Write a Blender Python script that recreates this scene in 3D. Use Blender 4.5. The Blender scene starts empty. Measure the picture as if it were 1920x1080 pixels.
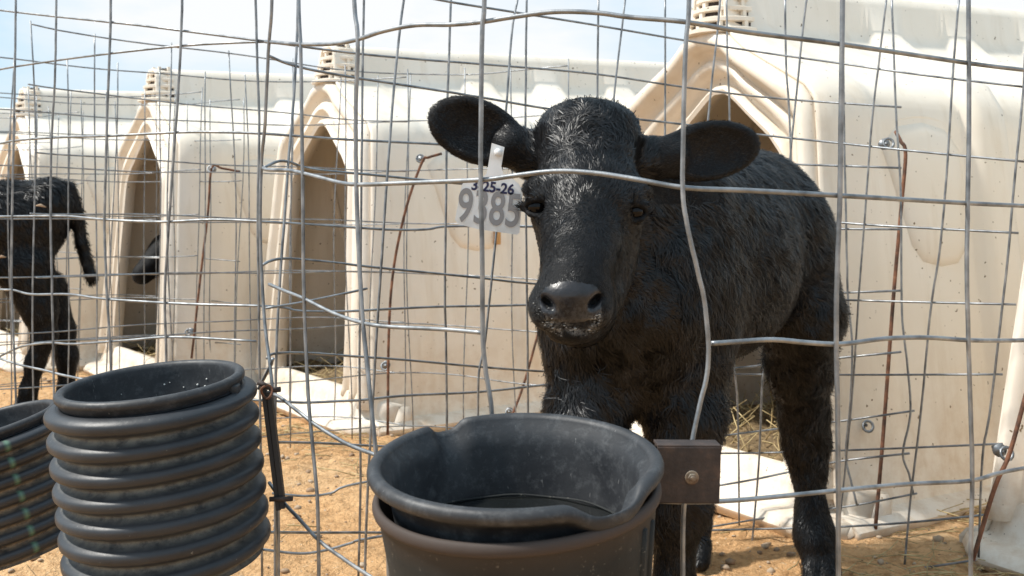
import bpy, bmesh, math, random
import numpy as np
from mathutils import Vector, Matrix
random.seed(7); rng = np.random.default_rng(7)
S = bpy.context.scene
COL = S.collection
# ------------------------------------------------------------------ camera
F, HZ, CZ = 2000.0, 400.0, 0.75          # focal length in photo pixels, horizon row, eye height
cam = bpy.data.cameras.new('camera'); camo = bpy.data.objects.new('camera', cam); COL.objects.link(camo)
camo.location = (0, 0, CZ); camo.rotation_euler = (math.radians(90), 0, 0)
cam.sensor_width = 36; cam.lens = 36*F/1920.0; cam.shift_y = -(540-HZ)/1920.0
cam.clip_end = 600; cam.clip_start = 0.05
S.camera = camo
cam.dof.use_dof = True; cam.dof.focus_distance = 1.5; cam.dof.aperture_fstop = 13
# ------------------------------------------------------------------ light
SUN_EL, SUN_AZ = 53.0, -97.0              # azimuth from +y, negative = left of the view
w = bpy.data.worlds.new('World'); S.world = w; w.use_nodes = True
nt = w.node_tree; nt.nodes.clear()
out = nt.nodes.new('ShaderNodeOutputWorld'); bg = nt.nodes.new('ShaderNodeBackground')
sky = nt.nodes.new('ShaderNodeTexSky'); sky.sky_type = 'NISHITA'; sky.sun_disc = False
sky.sun_elevation = math.radians(SUN_EL); sky.sun_rotation = math.radians(SUN_AZ)
sky.air_density = 1.0; sky.dust_density = 1.5
bg.inputs['Strength'].default_value = 0.15
tc = nt.nodes.new('ShaderNodeTexCoord'); mp = nt.nodes.new('ShaderNodeMapping'); mp.inputs['Scale'].default_value = (1, 1, 3.2)
nz = nt.nodes.new('ShaderNodeTexNoise'); nz.inputs['Scale'].default_value = 1.7; nz.inputs['Detail'].default_value = 8; nz.inputs['Roughness'].default_value = .55
cr = nt.nodes.new('ShaderNodeValToRGB'); cr.color_ramp.elements[0].position = .47; cr.color_ramp.elements[1].position = .66
mx = nt.nodes.new('ShaderNodeMix'); mx.data_type = 'RGBA'
mx.inputs[7].default_value = (4.3, 4.38, 4.45, 1)
nt.links.new(tc.outputs['Generated'], mp.inputs['Vector']); nt.links.new(mp.outputs[0], nz.inputs['Vector'])
nt.links.new(nz.outputs['Fac'], cr.inputs['Fac']); nt.links.new(cr.outputs['Color'], mx.inputs[0])
hz = nt.nodes.new('ShaderNodeMix'); hz.data_type = 'RGBA'; hz.inputs[0].default_value = .85; hz.inputs[7].default_value = (2.4, 3.5, 4.3, 1)
nt.links.new(sky.outputs['Color'], hz.inputs[6]); nt.links.new(hz.outputs[2], mx.inputs[6]); nt.links.new(mx.outputs[2], bg.inputs['Color'])
nt.links.new(bg.outputs[0], out.inputs['Surface'])
sl = bpy.data.lights.new('sun', 'SUN'); sl.energy = 3.6; sl.angle = math.radians(4.0); sl.color = (1, .96, .89)
so = bpy.data.objects.new('sun', sl); COL.objects.link(so)
a, e = math.radians(SUN_AZ), math.radians(SUN_EL)
sd = Vector((math.sin(a)*math.cos(e), math.cos(a)*math.cos(e), math.sin(e)))
so.rotation_euler = sd.to_track_quat('Z', 'Y').to_euler()
S.view_settings.view_transform = 'Standard'; S.view_settings.look = 'None'
S.view_settings.exposure = 0.6; S.view_settings.gamma = 1.0

# ------------------------------------------------------------------ helpers
def P(px, py, d):
    """a point d metres ahead of the viewer, in the direction of photo pixel px, py"""
    return np.array(((px-960)/F*d, d, CZ-(py-HZ)/F*d))
def tag(o, label=None, cat=None, group=None, kind=None):
    if label: o['label'] = label
    if cat: o['category'] = cat
    if group: o['group'] = group
    if kind: o['kind'] = kind
    return o
def empty(name, loc=(0, 0, 0), rz=0):
    o = bpy.data.objects.new(name, None); COL.objects.link(o); o.location = loc; o.rotation_euler = (0, 0, rz)
    o.empty_display_size = .1
    return o
class MB:
    """collects vertices and faces, builds one mesh object"""
    def __init__(s): s.v = []; s.f = []; s.n = 0; s.mi = []
    def add(s, v, f, mi=0):
        v = np.asarray(v, float).reshape(-1, 3); s.v.append(v)
        for q in f: s.f.append(tuple(int(i)+s.n for i in q)); s.mi.append(mi)
        s.n += len(v)
    def tube(s, pts, r, n=7, closed=False, cap=True, mi=0):
        pts = np.asarray(pts, float); m = len(pts)
        rr = np.full(m, r) if np.isscalar(r) else np.asarray(r, float)
        t = np.gradient(pts, axis=0)
        if closed: t = np.roll(pts, -1, 0)-np.roll(pts, 1, 0)
        t /= (np.linalg.norm(t, axis=1)[:, None]+1e-12)
        ref = np.array((0, 0, 1.)) if abs(t[:, 2]).mean() < .7 else np.array((0, 1., 0))
        u = np.cross(t, ref); u /= (np.linalg.norm(u, axis=1)[:, None]+1e-12); w_ = np.cross(u, t)
        an = np.arange(n)*2*math.pi/n
        v = pts[:, None, :]+rr[:, None, None]*(np.cos(an)[None, :, None]*u[:, None, :]+np.sin(an)[None, :, None]*w_[:, None, :])
        f = []
        for i in range(m if closed else m-1):
            j = (i+1) % m
            for k in range(n):
                l = (k+1) % n; f.append((i*n+k, i*n+l, j*n+l, j*n+k))
        if cap and not closed:
            f.append(tuple(range(n))[::-1]); f.append(tuple((m-1)*n+k for k in range(n)))
        s.add(v, f, mi)
    def box(s, c, size, R=None, mi=0):
        h = np.array(size)/2; v = np.array([(x, y, z) for x in (-1, 1) for y in (-1, 1) for z in (-1, 1)], float)*h
        if R is not None: v = v@np.array(R).T
        s.add(v+np.array(c), [(0, 1, 3, 2), (4, 6, 7, 5), (0, 4, 5, 1), (2, 3, 7, 6), (0, 2, 6, 4), (1, 5, 7, 3)], mi)
    def build(s, name, mat, parent=None, smooth=True, bevel=0, auto=None):
        me = bpy.data.meshes.new(name); me.from_pydata(np.concatenate(s.v).tolist(), [], s.f)
        mats = mat if isinstance(mat, (list, tuple)) else [mat]
        for m in mats: me.materials.append(m)
        if len(mats) > 1: me.polygons.foreach_set('material_index', s.mi)
        if smooth: me.polygons.foreach_set('use_smooth', [True]*len(me.polygons))
        me.update()
        o = bpy.data.objects.new(name, me); COL.objects.link(o)
        if auto: me.set_sharp_from_angle(angle=math.radians(auto))
        if parent: o.parent = parent
        if bevel:
            b = o.modifiers.new('bevel', 'BEVEL'); b.width = bevel; b.segments = 2; b.limit_method = 'ANGLE'
        return o
def catmull(pts, per=6):
    pts = np.asarray(pts, float)
    if len(pts) < 3: return pts
    q = np.vstack((2*pts[0]-pts[1], pts, 2*pts[-1]-pts[-2])); o = []
    for i in range(1, len(q)-2):
        for t in np.linspace(0, 1, per, endpoint=False):
            a_, b_, c_, d_ = q[i-1], q[i], q[i+1], q[i+2]
            o.append(.5*((2*b_)+(c_-a_)*t+(2*a_-5*b_+4*c_-d_)*t*t+(3*b_-a_-3*c_+d_)*t**3))
    o.append(q[-2]); return np.array(o)

# ------------------------------------------------------------------ materials
def mat(name, col, rough=.6, metal=0, spec=.5):
    m = bpy.data.materials.new(name); m.use_nodes = True; b = m.node_tree.nodes['Principled BSDF']
    b.inputs['Base Color'].default_value = (*col, 1); b.inputs['Roughness'].default_value = rough
    b.inputs['Metallic'].default_value = metal; b.inputs['Specular IOR Level'].default_value = spec
    return m, m.node_tree, b
def noise(t, scale, detail=4, rough=.55, coord='Object', stretch=None):
    c = t.nodes.new('ShaderNodeNewGeometry' if coord == 'Position' else 'ShaderNodeTexCoord'); n = t.nodes.new('ShaderNodeTexNoise')
    n.inputs['Scale'].default_value = scale; n.inputs['Detail'].default_value = detail; n.inputs['Roughness'].default_value = rough
    if stretch:
        mm = t.nodes.new('ShaderNodeMapping'); mm.inputs['Scale'].default_value = stretch
        t.links.new(c.outputs[coord], mm.inputs[0]); t.links.new(mm.outputs[0], n.inputs['Vector'])
    else: t.links.new(c.outputs[coord], n.inputs['Vector'])
    return n.outputs['Fac']
def ramp(t, fac, stops):
    r = t.nodes.new('ShaderNodeValToRGB'); el = r.color_ramp.elements
    while len(el) < len(stops): el.new(.5)
    for e_, (p, c) in zip(el, stops):
        e_.position = p; e_.color = (*c, 1) if len(c) == 3 else c
    t.links.new(fac, r.inputs['Fac']); return r.outputs['Color']
def mix(t, fac, a_, b_, mode='MIX'):
    m = t.nodes.new('ShaderNodeMix'); m.data_type = 'RGBA'; m.blend_type = mode
    for sock, v in ((m.inputs[0], fac), (m.inputs[6], a_), (m.inputs[7], b_)):
        if hasattr(v, 'is_output'): t.links.new(v, sock)
        elif isinstance(v, (int, float)): sock.default_value = v
        else: sock.default_value = (*v, 1)
    return m.outputs[2]
def bump(t, b, h, strength=.3, dist=.01):
    n = t.nodes.new('ShaderNodeBump'); n.inputs['Strength'].default_value = strength; n.inputs['Distance'].default_value = dist
    t.links.new(h, n.inputs['Height']); t.links.new(n.outputs[0], b.inputs['Normal'])
g = lambda v: (v, v, v)

M_wire, t, b = mat('galvanised_wire', (.3, .32, .33), .5, .75)
t.links.new(ramp(t, noise(t, 35, 5), [(.3, (.13, .14, .15)), (.5, (.26, .275, .29)), (.72, (.40, .41, .42))]), b.inputs['Base Color'])
t.links.new(ramp(t, noise(t, 60, 3), [(.3, g(.35)), (.7, g(.65))]), b.inputs['Roughness']); bump(t, b, noise(t, 300, 3), .25, .001)

M_rust, t, b = mat('rusty_steel', (.16, .07, .035), .85)
t.links.new(ramp(t, noise(t, 40, 6), [(.35, (.05, .03, .022)), (.6, (.20, .085, .045)), (.75, (.3, .16, .09))]), b.inputs['Base Color']); bump(t, b, noise(t, 200, 4), .5, .002)

M_plate, t, b = mat('weathered_plate', (.06, .045, .04), .7)
t.links.new(ramp(t, noise(t, 45, 8, .65), [(.3, (.018, .014, .014)), (.55, (.05, .035, .03)), (.68, (.09, .055, .04)), (.8, (.16, .10, .07))]), b.inputs['Base Color']); bump(t, b, noise(t, 180, 5), .4, .002)

M_boltm, t, b = mat('dirty_bolt', (.2, .16, .12), .5, .5)
t.links.new(ramp(t, noise(t, 90, 5), [(.35, (.10, .06, .04)), (.6, (.30, .26, .21))]), b.inputs['Base Color'])
M_hutch, t, b = mat('ivory_plastic', (.8, .68, .5), .42)
c1 = ramp(t, noise(t, 2.2, 6, coord='Position'), [(.3, (.75, .665, .55)), (.6, (.81, .74, .645)), (.8, (.85, .80, .73))])
sp = ramp(t, noise(t, 75, 2, .4, coord='Position'), [(.725, g(0)), (.75, g(1))])
c2 = mix(t, sp, c1, (.16, .11, .06))
dr = ramp(t, noise(t, 5, 6, .65, coord='Position', stretch=(3, 3, .3)), [(.52, g(0)), (.80, g(.38))])
c3 = mix(t, dr, c2, (.50, .38, .24))
# mud splashed up from the ground near the base (height above the foot)
tcn = t.nodes.new('ShaderNodeTexCoord'); sx = t.nodes.new('ShaderNodeSeparateXYZ'); t.links.new(tcn.outputs['Object'], sx.inputs[0])
mr = t.nodes.new('ShaderNodeMapRange'); mr.inputs[1].default_value = .0; mr.inputs[2].default_value = .45; mr.inputs[3].default_value = .6; mr.inputs[4].default_value = 0
t.links.new(sx.outputs['Z'], mr.inputs[0])
mm_ = t.nodes.new('ShaderNodeMath'); mm_.operation = 'MULTIPLY'; t.links.new(mr.outputs[0], mm_.inputs[0])
nr = ramp(t, noise(t, 18, 6, .7, coord='Position'), [(.42, g(0)), (.7, g(1))]); t.links.new(nr, mm_.inputs[1])
c4 = mix(t, mm_.outputs[0], c3, (.50, .33, .18))
t.links.new(c4, b.inputs['Base Color']); bump(t, b, noise(t, 9, 4), .12, .02)
b.inputs['Subsurface Weight'].default_value = 0

M_strawin, t, b = mat('straw', (.45, .33, .15), .8)
t.links.new(ramp(t, noise(t, 50, 3), [(.3, (.30, .20, .08)), (.7, (.62, .5, .27))]), b.inputs['Base Color'])
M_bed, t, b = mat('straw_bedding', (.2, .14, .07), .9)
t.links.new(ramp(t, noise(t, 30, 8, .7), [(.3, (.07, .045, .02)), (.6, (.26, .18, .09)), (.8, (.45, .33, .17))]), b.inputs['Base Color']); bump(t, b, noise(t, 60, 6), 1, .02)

M_sand, t, b = mat('sandy_ground', (.4, .25, .13), .95, spec=.2)
c1 = ramp(t, noise(t, 1.3, 7, .6), [(.3, (.62, .35, .155)), (.52, (.72, .44, .22)), (.75, (.78, .56, .33))])
c2 = mix(t, ramp(t, noise(t, 38, 6, .7), [(.36, g(.7)), (.56, g(0))]), c1, (.36, .19, .08))
c3 = mix(t, ramp(t, noise(t, 95, 3, .6), [(.62, g(0)), (.70, g(.7))]), c2, (.72, .58, .40))
t.links.new(c3, b.inputs['Base Color'])
ad = t.nodes.new('ShaderNodeMath'); ad.operation = 'ADD'; t.links.new(noise(t, 30, 8, .7), ad.inputs[0]); t.links.new(noise(t, 110, 4, .6), ad.inputs[1])
bump(t, b, ad.outputs[0], .8, .02)

M_blackp, t, b = mat('black_rubber_plastic', (.02, .021, .024), .42)
c1 = ramp(t, noise(t, 12, 6, .65), [(.3, (.013, .014, .017)), (.7, (.032, .034, .038))])
c2 = mix(t, ramp(t, noise(t, 60, 9, .8), [(.50, g(0)), (.72, g(.55))]), c1, (.12, .125, .13))
c2 = mix(t, ramp(t, noise(t, 200, 3, .7, stretch=(1, 1, .25)), [(.68, g(0)), (.74, g(.5))]), c2, (.3, .3, .29))
t.links.new(c2, b.inputs['Base Color']); t.links.new(ramp(t, noise(t, 22, 4), [(.3, g(.42)), (.7, g(.68))]), b.inputs['Roughness'])
bump(t, b, noise(t, 90, 5, .6), .15, .003)
# black corrugated pipe, dirt caught in its grooves
def pipe_mat(name, green):
    m, t, b = mat(name, (.02, .02, .02), .4)
    base = ramp(t, noise(t, 10, 5), [(.3, (.016, .018, .022)), (.7, (.034, .038, .045))])
    at = t.nodes.new('ShaderNodeAttribute'); at.attribute_name = 'groove'
    n1 = ramp(t, noise(t, 55, 7, .75), [(.36, g(.12)), (.60, g(1))])
    ml = t.nodes.new('ShaderNodeMath'); ml.operation = 'MULTIPLY'; t.links.new(at.outputs['Fac'], ml.inputs[0]); t.links.new(n1, ml.inputs[1])
    dirt = (.20, .20, .18) if not green else (.28, .22, .15)
    c = mix(t, ml.outputs[0], base, dirt)
    c = mix(t, ramp(t, noise(t, 150, 4, .7), [(.68, g(0)), (.74, g(.6))]), c, (.3, .3, .27))
    if green:
        a2 = t.nodes.new('ShaderNodeAttribute'); a2.attribute_name = 'stripe'
        c = mix(t, a2.outputs['Fac'], c, (.10, .19, .13))
    t.links.new(c, b.inputs['Base Color']); t.links.new(ramp(t, ml.outputs[0], [(0, g(.46)), (1, g(.9))]), b.inputs['Roughness'])
    bump(t, b, noise(t, 70, 5, .6), .2, .003)
    return m
M_pipe = pipe_mat('black_corrugated_pipe', False); M_pipeg = pipe_mat('striped_corrugated_pipe', True)
M_dark, t, b = mat('blackened_steel', (.018, .017, .017), .6)
M_holder, t, b = mat('dusty_black_pail', (.06, .055, .05), .7, spec=.3)
c1 = ramp(t, noise(t, 8, 7, .65), [(.3, (.013, .0145, .015)), (.7, (.030, .033, .033))])
c2 = mix(t, ramp(t, noise(t, 140, 4, .7), [(.63, g(0)), (.72, g(.7))]), c1, (.24, .22, .18))
a2 = t.nodes.new('ShaderNodeAttribute'); a2.attribute_name = 'rim'
c3 = mix(t, a2.outputs['Fac'], c2, (.060, .046, .040))
t.links.new(c3, b.inputs['Base Color']); bump(t, b, noise(t, 60, 5), .15, .003)
M_water, t, b = mat('dark_water', (.008, .009, .009), .03)
M_coat, t, b = mat('black_calf_coat', (.012, .0125, .014), .6, spec=.15)
t.links.new(ramp(t, noise(t, 14, 6, .6), [(.3, (.004, .004, .0045)), (.7, (.011, .0115, .013))]), b.inputs['Base Color'])
b.inputs['Sheen Weight'].default_value = .03; b.inputs['Sheen Roughness'].default_value = .4; bump(t, b, noise(t, 45, 6, .7), .5, .01)
M_hair, t, b = mat('black_calf_hair', (.014, .0145, .017), .42, spec=.38)
ta = t.nodes.new('ShaderNodeAttribute'); ta.attribute_name = 'tone'
t.links.new(ramp(t, ta.outputs['Fac'], [(.2, (.0012, .0012, .0016)), (.6, (.0042, .0046, .006)), (.85, (.012, .013, .016)), (1, (.032, .032, .034))]), b.inputs['Base Color'])
def milk_mix(t, b, col):
    am = t.nodes.new('ShaderNodeAttribute'); am.attribute_name = 'milk'
    n_ = ramp(t, noise(t, 190, 6, .75), [(.44, g(0)), (.56, g(1))]); ml = t.nodes.new('ShaderNodeMath'); ml.operation = 'MULTIPLY'
    t.links.new(am.outputs['Fac'], ml.inputs[0]); t.links.new(n_, ml.inputs[1]); t.links.new(mix(t, ml.outputs[0], col, (.30, .30, .295)), b.inputs['Base Color'])
milk_mix(M_coat.node_tree, M_coat.node_tree.nodes['Principled BSDF'], M_coat.node_tree.nodes['Principled BSDF'].inputs['Base Color'].links[0].from_socket)
M_nose, t, b = mat('damp_nose_leather', (.028, .027, .03), .35)
t.links.new(ramp(t, noise(t, 60, 4), [(.3, (.008, .008, .010)), (.7, (.022, .022, .026))]), b.inputs['Base Color']); bump(t, b, noise(t, 260, 2), .35, .001)
milk_mix(t, b, b.inputs['Base Color'].links[0].from_socket)
M_eye, t, b = mat('calf_eye', (.004, .003, .003), .05, spec=.22)
M_milk, t, b = mat('milk_foam', (.62, .62, .6), .5)
M_froth, t, b = mat('drying_milk', (.32, .32, .31), .7)
M_tag, t, b = mat('ear_tag_plastic', (.72, .74, .76), .5)
t.links.new(ramp(t, noise(t, 25, 5), [(.3, (.60, .61, .60)), (.6, (.76, .78, .80))]), b.inputs['Base Color'])
M_grey, _, _ = mat('grey_print', (.23, .23, .24), .7); M_navy, _, _ = mat('navy_marker', (.01, .012, .06), .6)
M_stone, t, b = mat('pebble', (.42, .33, .24), .9)
t.links.new(ramp(t, noise(t, 9, 3), [(.35, (.24, .14, .075)), (.65, (.52, .42, .31))]), b.inputs['Base Color'])
M_tan, _, _ = mat('tan_latch', (.5, .27, .1), .7)

# ------------------------------------------------------------------ ground
def vnoise(x, y, s):
    """smooth value noise on arrays"""
    x = np.asarray(x)*s; y = np.asarray(y)*s
    xi = np.floor(x).astype(int); yi = np.floor(y).astype(int); fx = x-xi; fy = y-yi
    fx = fx*fx*(3-2*fx); fy = fy*fy*(3-2*fy)
    def h(a_, b_):
        n = (a_*374761393+b_*668265263) & 0x7fffffff; n = ((n ^ (n >> 13))*1274126177) & 0x7fffffff
        return ((n ^ (n >> 16)) & 0xffff)/65535.
    return (h(xi, yi)*(1-fx)+h(xi+1, yi)*fx)*(1-fy)+(h(xi, yi+1)*(1-fx)+h(xi+1, yi+1)*fx)*fy
def gz(x, y):
    fade = np.clip(1-(np.hypot(x, np.asarray(y)-2.5)-5)/5, 0, 1)
    return fade*((vnoise(x, y, 2.3)-.5)*.030+(vnoise(x, y, 9)-.5)*.014+(vnoise(x, y, 27)-.5)*.012+(vnoise(x, y, 61)-.5)*.007)
def sheet(xs, ys, zf):
    X, Y = np.meshgrid(xs, ys); Z = zf(X, Y); n = len(xs)
    v = np.stack((X, Y, Z), -1).reshape(-1, 3); i = np.arange(len(ys)-1)[:, None]*n+np.arange(n-1)[None, :]
    f = np.stack((i, i+1, i+n+1, i+n), -1).reshape(-1, 4)
    return v, f
def axis(a0, a1, fine, far):
    mid = np.arange(a0, a1+1e-6, fine); o = [mid]
    lo = a0-np.cumsum(fine*1.35**np.arange(1, 28)); hi = a1+np.cumsum(fine*1.35**np.arange(1, 28))
    return np.clip(np.concatenate((lo[::-1], mid, hi)), -far, far)
xs = np.unique(axis(-3.4, 2.2, .014, 300)); ys = np.unique(axis(.9, 6.2, .014, 300))
v, f = sheet(xs, ys, gz); mb = MB(); mb.v.append(v); mb.n = len(v)
me = bpy.data.meshes.new('ground'); me.vertices.add(len(v)); me.vertices.foreach_set('co', v.ravel())
me.loops.add(f.size); me.loops.foreach_set('vertex_index', f.ravel().astype(np.int32)); me.polygons.add(len(f))
me.polygons.foreach_set('loop_start', np.arange(len(f))*4); me.polygons.foreach_set('loop_total', np.full(len(f), 4))
me.update(calc_edges=True); me.polygons.foreach_set('use_smooth', [True]*len(f)); me.materials.append(M_sand)
ground = bpy.data.objects.new('ground', me); COL.objects.link(ground); tag(ground, kind='structure')
# pebbles and clods, scattered straw: nobody could count them
mb = MB(); ico = [(0, 0, 1), (.89, 0, .45), (.28, .85, .45), (-.72, .53, .45), (-.72, -.53, .45), (.28, -.85, .45), (.72, .53, -.45), (-.28, .85, -.45), (-.89, 0, -.45), (-.28, -.85, -.45), (.72, -.53, -.45), (0, 0, -1)]
icf = [(0, 1, 2), (0, 2, 3), (0, 3, 4), (0, 4, 5), (0, 5, 1), (1, 6, 2), (2, 7, 3), (3, 8, 4), (4, 9, 5), (5, 10, 1), (6, 7, 2), (7, 8, 3), (8, 9, 4), (9, 10, 5), (10, 6, 1), (11, 7, 6), (11, 8, 7), (11, 9, 8), (11, 10, 9), (11, 6, 10)]
ico = np.array(ico)
for i in range(2600):
    y = rng.uniform(1.6, 6.5); x = rng.uniform(-.5, .5)*y+rng.uniform(-.2, .2); s = .003+.011*rng.random()**3
    v = ico*(s*rng.uniform(.6, 1.3, (12, 1)))*np.array((1, rng.uniform(.6, 1.2), rng.uniform(.4, .8)))
    mb.add(v+(x, y, float(gz(x, y))+s*.25), icf)
o = mb.build('pebbles', M_stone); tag(o, 'small pebbles and clods scattered over the sandy ground', 'pebbles', kind='stuff')
def straw_mb(mb, n, fx, fy, zf, L=(.03, .12), r=.0013, tilt=.25):
    for i in range(n):
        x, y = fx(), fy(); a_ = rng.uniform(0, math.pi*2); l = rng.uniform(*L)
        dx, dy, dz = math.cos(a_)*l/2, math.sin(a_)*l/2, l*rng.uniform(-tilt, tilt)/2
        z = zf(x, y)+r+abs(dz)+.003; bend = rng.uniform(-.1, .1)*l
        mb.tube([(x-dx, y-dy, z-dz), (x-dy*.1+bend*.3, y+dx*.1, z+abs(bend)*.4), (x+dx, y+dy, z+dz)], r*rng.uniform(.6, 1.3), 4)
mb = MB()
straw_mb(mb, 420, lambda: rng.uniform(-2.8, 1.7), lambda: rng.uniform(1.8, 5.2), lambda x, y: float(gz(x, y)))
for cx, cy, n, sp_ in ((.95, 2.15, 160, .18), (-.7, 3.6, 160, .2), (-.25, 3.2, 60, .25), (1.15, 2.6, 90, .15)):
    straw_mb(mb, n, lambda: rng.normal(cx, sp_), lambda: rng.normal(cy, sp_*.7), lambda x, y: float(gz(x, y))+.004)
o = mb.build('straw_litter', M_strawin); tag(o, 'loose yellow straw littering the sandy ground', 'straw', kind='stuff')

# ------------------------------------------------------------------ calf hutches
HW0, HW1, EAVE, PEAK, CAP, LEN = .52, .395, 1.02, 1.235, 1.375, 2.05
def section(x):
    """cross-section of the shell at distance x behind the front, near side to far side"""
    rise = .04*x; pts = []
    bumpy = lambda c, wd: math.exp(-((x-c)/wd)**8)
    rib = .036*(.35*bumpy(.10, .09)+bumpy(.62, .075)+bumpy(.97, .075)+bumpy(1.36, .08)+bumpy(1.8, .08))
    hw = lambda z: HW0+(HW1-HW0)*z/EAVE
    half = [(HW0+.055, .0), (HW0+.058, .022), (HW0+.045, .036), (HW0+.008, .044), (hw(.08)+.0, .085)]
    for z in (.2, .35, .5, .65, .8, .9, .97): half.append((hw(z)+rib*min(1, z/.25), z))
    R = rib
    half += [(HW1-.004+R*.95, EAVE+.01), (HW1-.035+R*.7, EAVE+.045+R*.6+rise*.3)]
    for q in (.2, .4, .6, .8):
        y = (HW1-.035)*(1-q)+.075*q; z = (EAVE+.045)*(1-q)+(PEAK-.015)*q
        half.append((y+R*.25, z+R*.9*(1-.3*q)+rise*(.3+.5*q)))
    half += [(.078+R*.5, PEAK+.0+rise*.9+R*.3), (.062+R*.35, PEAK+.03+rise), (.055+R*.05, CAP-.03+rise), (.045, CAP-.008+rise), (.025, CAP+rise)]
    return half
def hutch(pk, alpha, label, door_side_latch=False, rec=0.0):
    """pk: ground position below the gable peak; the axis runs back along alpha"""
    root = empty('calf_hutch', (pk[0], pk[1], 0), alpha)
    tag(root, label, 'calf hutch', 'ivory plastic calf hutches standing in a row')
    m = MB(); lean = lambda z: -.075*(1-min(z, 1.2)/1.2)
    xs_ = np.unique(np.concatenate((np.linspace(0, LEN, 120), [.0, .01])))
    rings = []
    for x in xs_:
        h = section(x); full = [(-y, z) for y, z in h]+[(y, z) for y, z in h[::-1]]
        k = max(0, 1-x/.35)
        rings.append([(x+lean(z)*k, y, z) for y, z in full])
    n = len(rings[0]); V = np.array(rings).reshape(-1, 3); fs = []
    for i in range(len(xs_)-1):
        for j in range(n-1): fs.append((i*n+j, i*n+j+1, (i+1)*n+j+1, (i+1)*n+j))
    m.add(V, fs)
    # rear wall
    last = (len(xs_)-1)*n; m.add(np.vstack((V[last:], [(LEN+.03, 0, .6)])), [(j, j+1, n) for j in range(n-1)])
    o = m.build('shell', M_hutch, root, auto=50)
    sm = o.modifiers.new('t', 'SOLIDIFY'); sm.thickness = .012; sm.offset = -1
    # front wall: rings between the gable outline and the doorway
    m = MB()
    dz = [(.30, .11), (.315, .16), (.31, .3), (.295, .5), (.275, .7), (.262, .86), (.25, .90), (.20, .955), (.12, 1.015), (.05, 1.07), (.02, 1.085)]
    def outl():
        h = section(.0)[4:]
        h = [p for p in h if p[1] <= PEAK+.005]+[(.045, PEAK+.012), (.015, PEAK+.016)]
        return h
    def resample(p, k):
        p = np.array(p); L = np.concatenate(([0], np.cumsum(np.linalg.norm(np.diff(p, axis=0), axis=1)))); q = np.linspace(0, L[-1], k)
        return np.stack((np.interp(q, L, p[:, 0]), np.interp(q, L, p[:, 1])), 1)
    K = 40; oh = resample(outl(), K); dh = resample(dz, K)
    oo = np.vstack((oh*(-1, 1), oh[::-1])); dd = np.vstack((dh*(-1, 1), dh[::-1]))
    prof = [(0, .012), (.03, -.012), (.07, -.026), (.16, -.03), (.24, -.022), (.29, .004), (.34, .010), (.46, .010), (.50, -.008), (.55, -.016), (.63, -.016), (.68, .004), (.74, .010), (.86, .010), (.90, -.008), (.95, -.014), (1.0, -.010), (1.0, .03)]
    R = []
    for s_, off in prof:
        off += rec*min(1, max(0, (s_-.28)/.5))
        q = oo*(1-s_)+dd*s_; R.append([(off+lean(z)-.0, y, z) for y, z in q])
    n = 2*K; V = np.array(R).reshape(-1, 3); fs = [(i*n+j, i*n+j+1, (i+1)*n+j+1, (i+1)*n+j) for i in range(len(prof)-1) for j in range(n-1)]
    m.add(V, fs)
    # sill: thick rounded lip across the foot of the doorway, running out into the flange
    sp_ = [(-.16, .0), (-.168, .02), (-.155, .038), (-.10, .046), (-.088, .06), (-.080, .095), (-.070, .125), (-.055, .132), (-.03, .125), (-.02, .10), (-.02, .0)]
    ys_ = np.linspace(-.565, .565, 24); V = []
    for y in ys_:
        e_ = max(0, (abs(y)-.45)/.115)
        V += [(x+.08*e_**2, y, z if z < .05 else z*(1-.25*e_)) for x, z in sp_]
    n = len(sp_); m.add(V, [(i*n+j, i*n+j+1, (i+1)*n+j+1, (i+1)*n+j) for i in range(23) for j in range(n-1)])
    m.add(V[:n], [tuple(range(n))]); m.add(V[-n:], [tuple(range(n))[::-1]])
    o = m.build('front_wall', M_hutch, root, auto=55)
    sm = o.modifiers.new('t', 'SOLIDIFY'); sm.thickness = .008; sm.offset = 0
    # ridge vent: stacked louvre rings at the front of the ridge
    m = MB(); vent = MB()
    for k in range(5):
        z0 = PEAK+.004+k*.030; r1 = .112-.010*k; r0 = r1-.024
        an = np.linspace(math.pi*.5, math.pi*1.5, 15)
        for (ra, za, rb, zb) in ((r0, z0, r1, z0+.004), (r1, z0+.004, r1, z0+.014), (r1, z0+.014, r0, z0+.022)):
            V = [(.075+1.15*ra*math.cos(t_), ra*math.sin(t_), za) for t_ in an]+[(.075+1.15*rb*math.cos(t_), rb*math.sin(t_), zb) for t_ in an]
            m.add(V, [(j, j+1, 15+j+1, 15+j) for j in range(14)])
        V = [(.075+1.15*(r0)*math.cos(t_), r0*math.sin(t_), z0+.02) for t_ in an]+[(.075+1.15*r0*math.cos(t_), r0*math.sin(t_), z0+.032) for t_ in an]
        vent.add(V, [(j, j+1, 15+j+1, 15+j) for j in range(14)])
        for t_ in an[1::3]:
            m.box((.075+1.15*(r0+.006)*math.cos(t_), (r0+.006)*math.sin(t_), z0+.028), (.012, .012, .02))
    an = np.linspace(math.pi*.5, math.pi*1.5, 15); z0 = PEAK+.004+5*.030-.006
    m.add([(.075, 0, z0+.012)]+[(.075+1.15*.058*math.cos(t_), .058*math.sin(t_), z0) for t_ in an], [(0, j+1, j+2) for j in range(14)])
    vo = m.build('ridge_vent', M_hutch, root, auto=40); vent.build('vent_slot', M_plate, vo)
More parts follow.
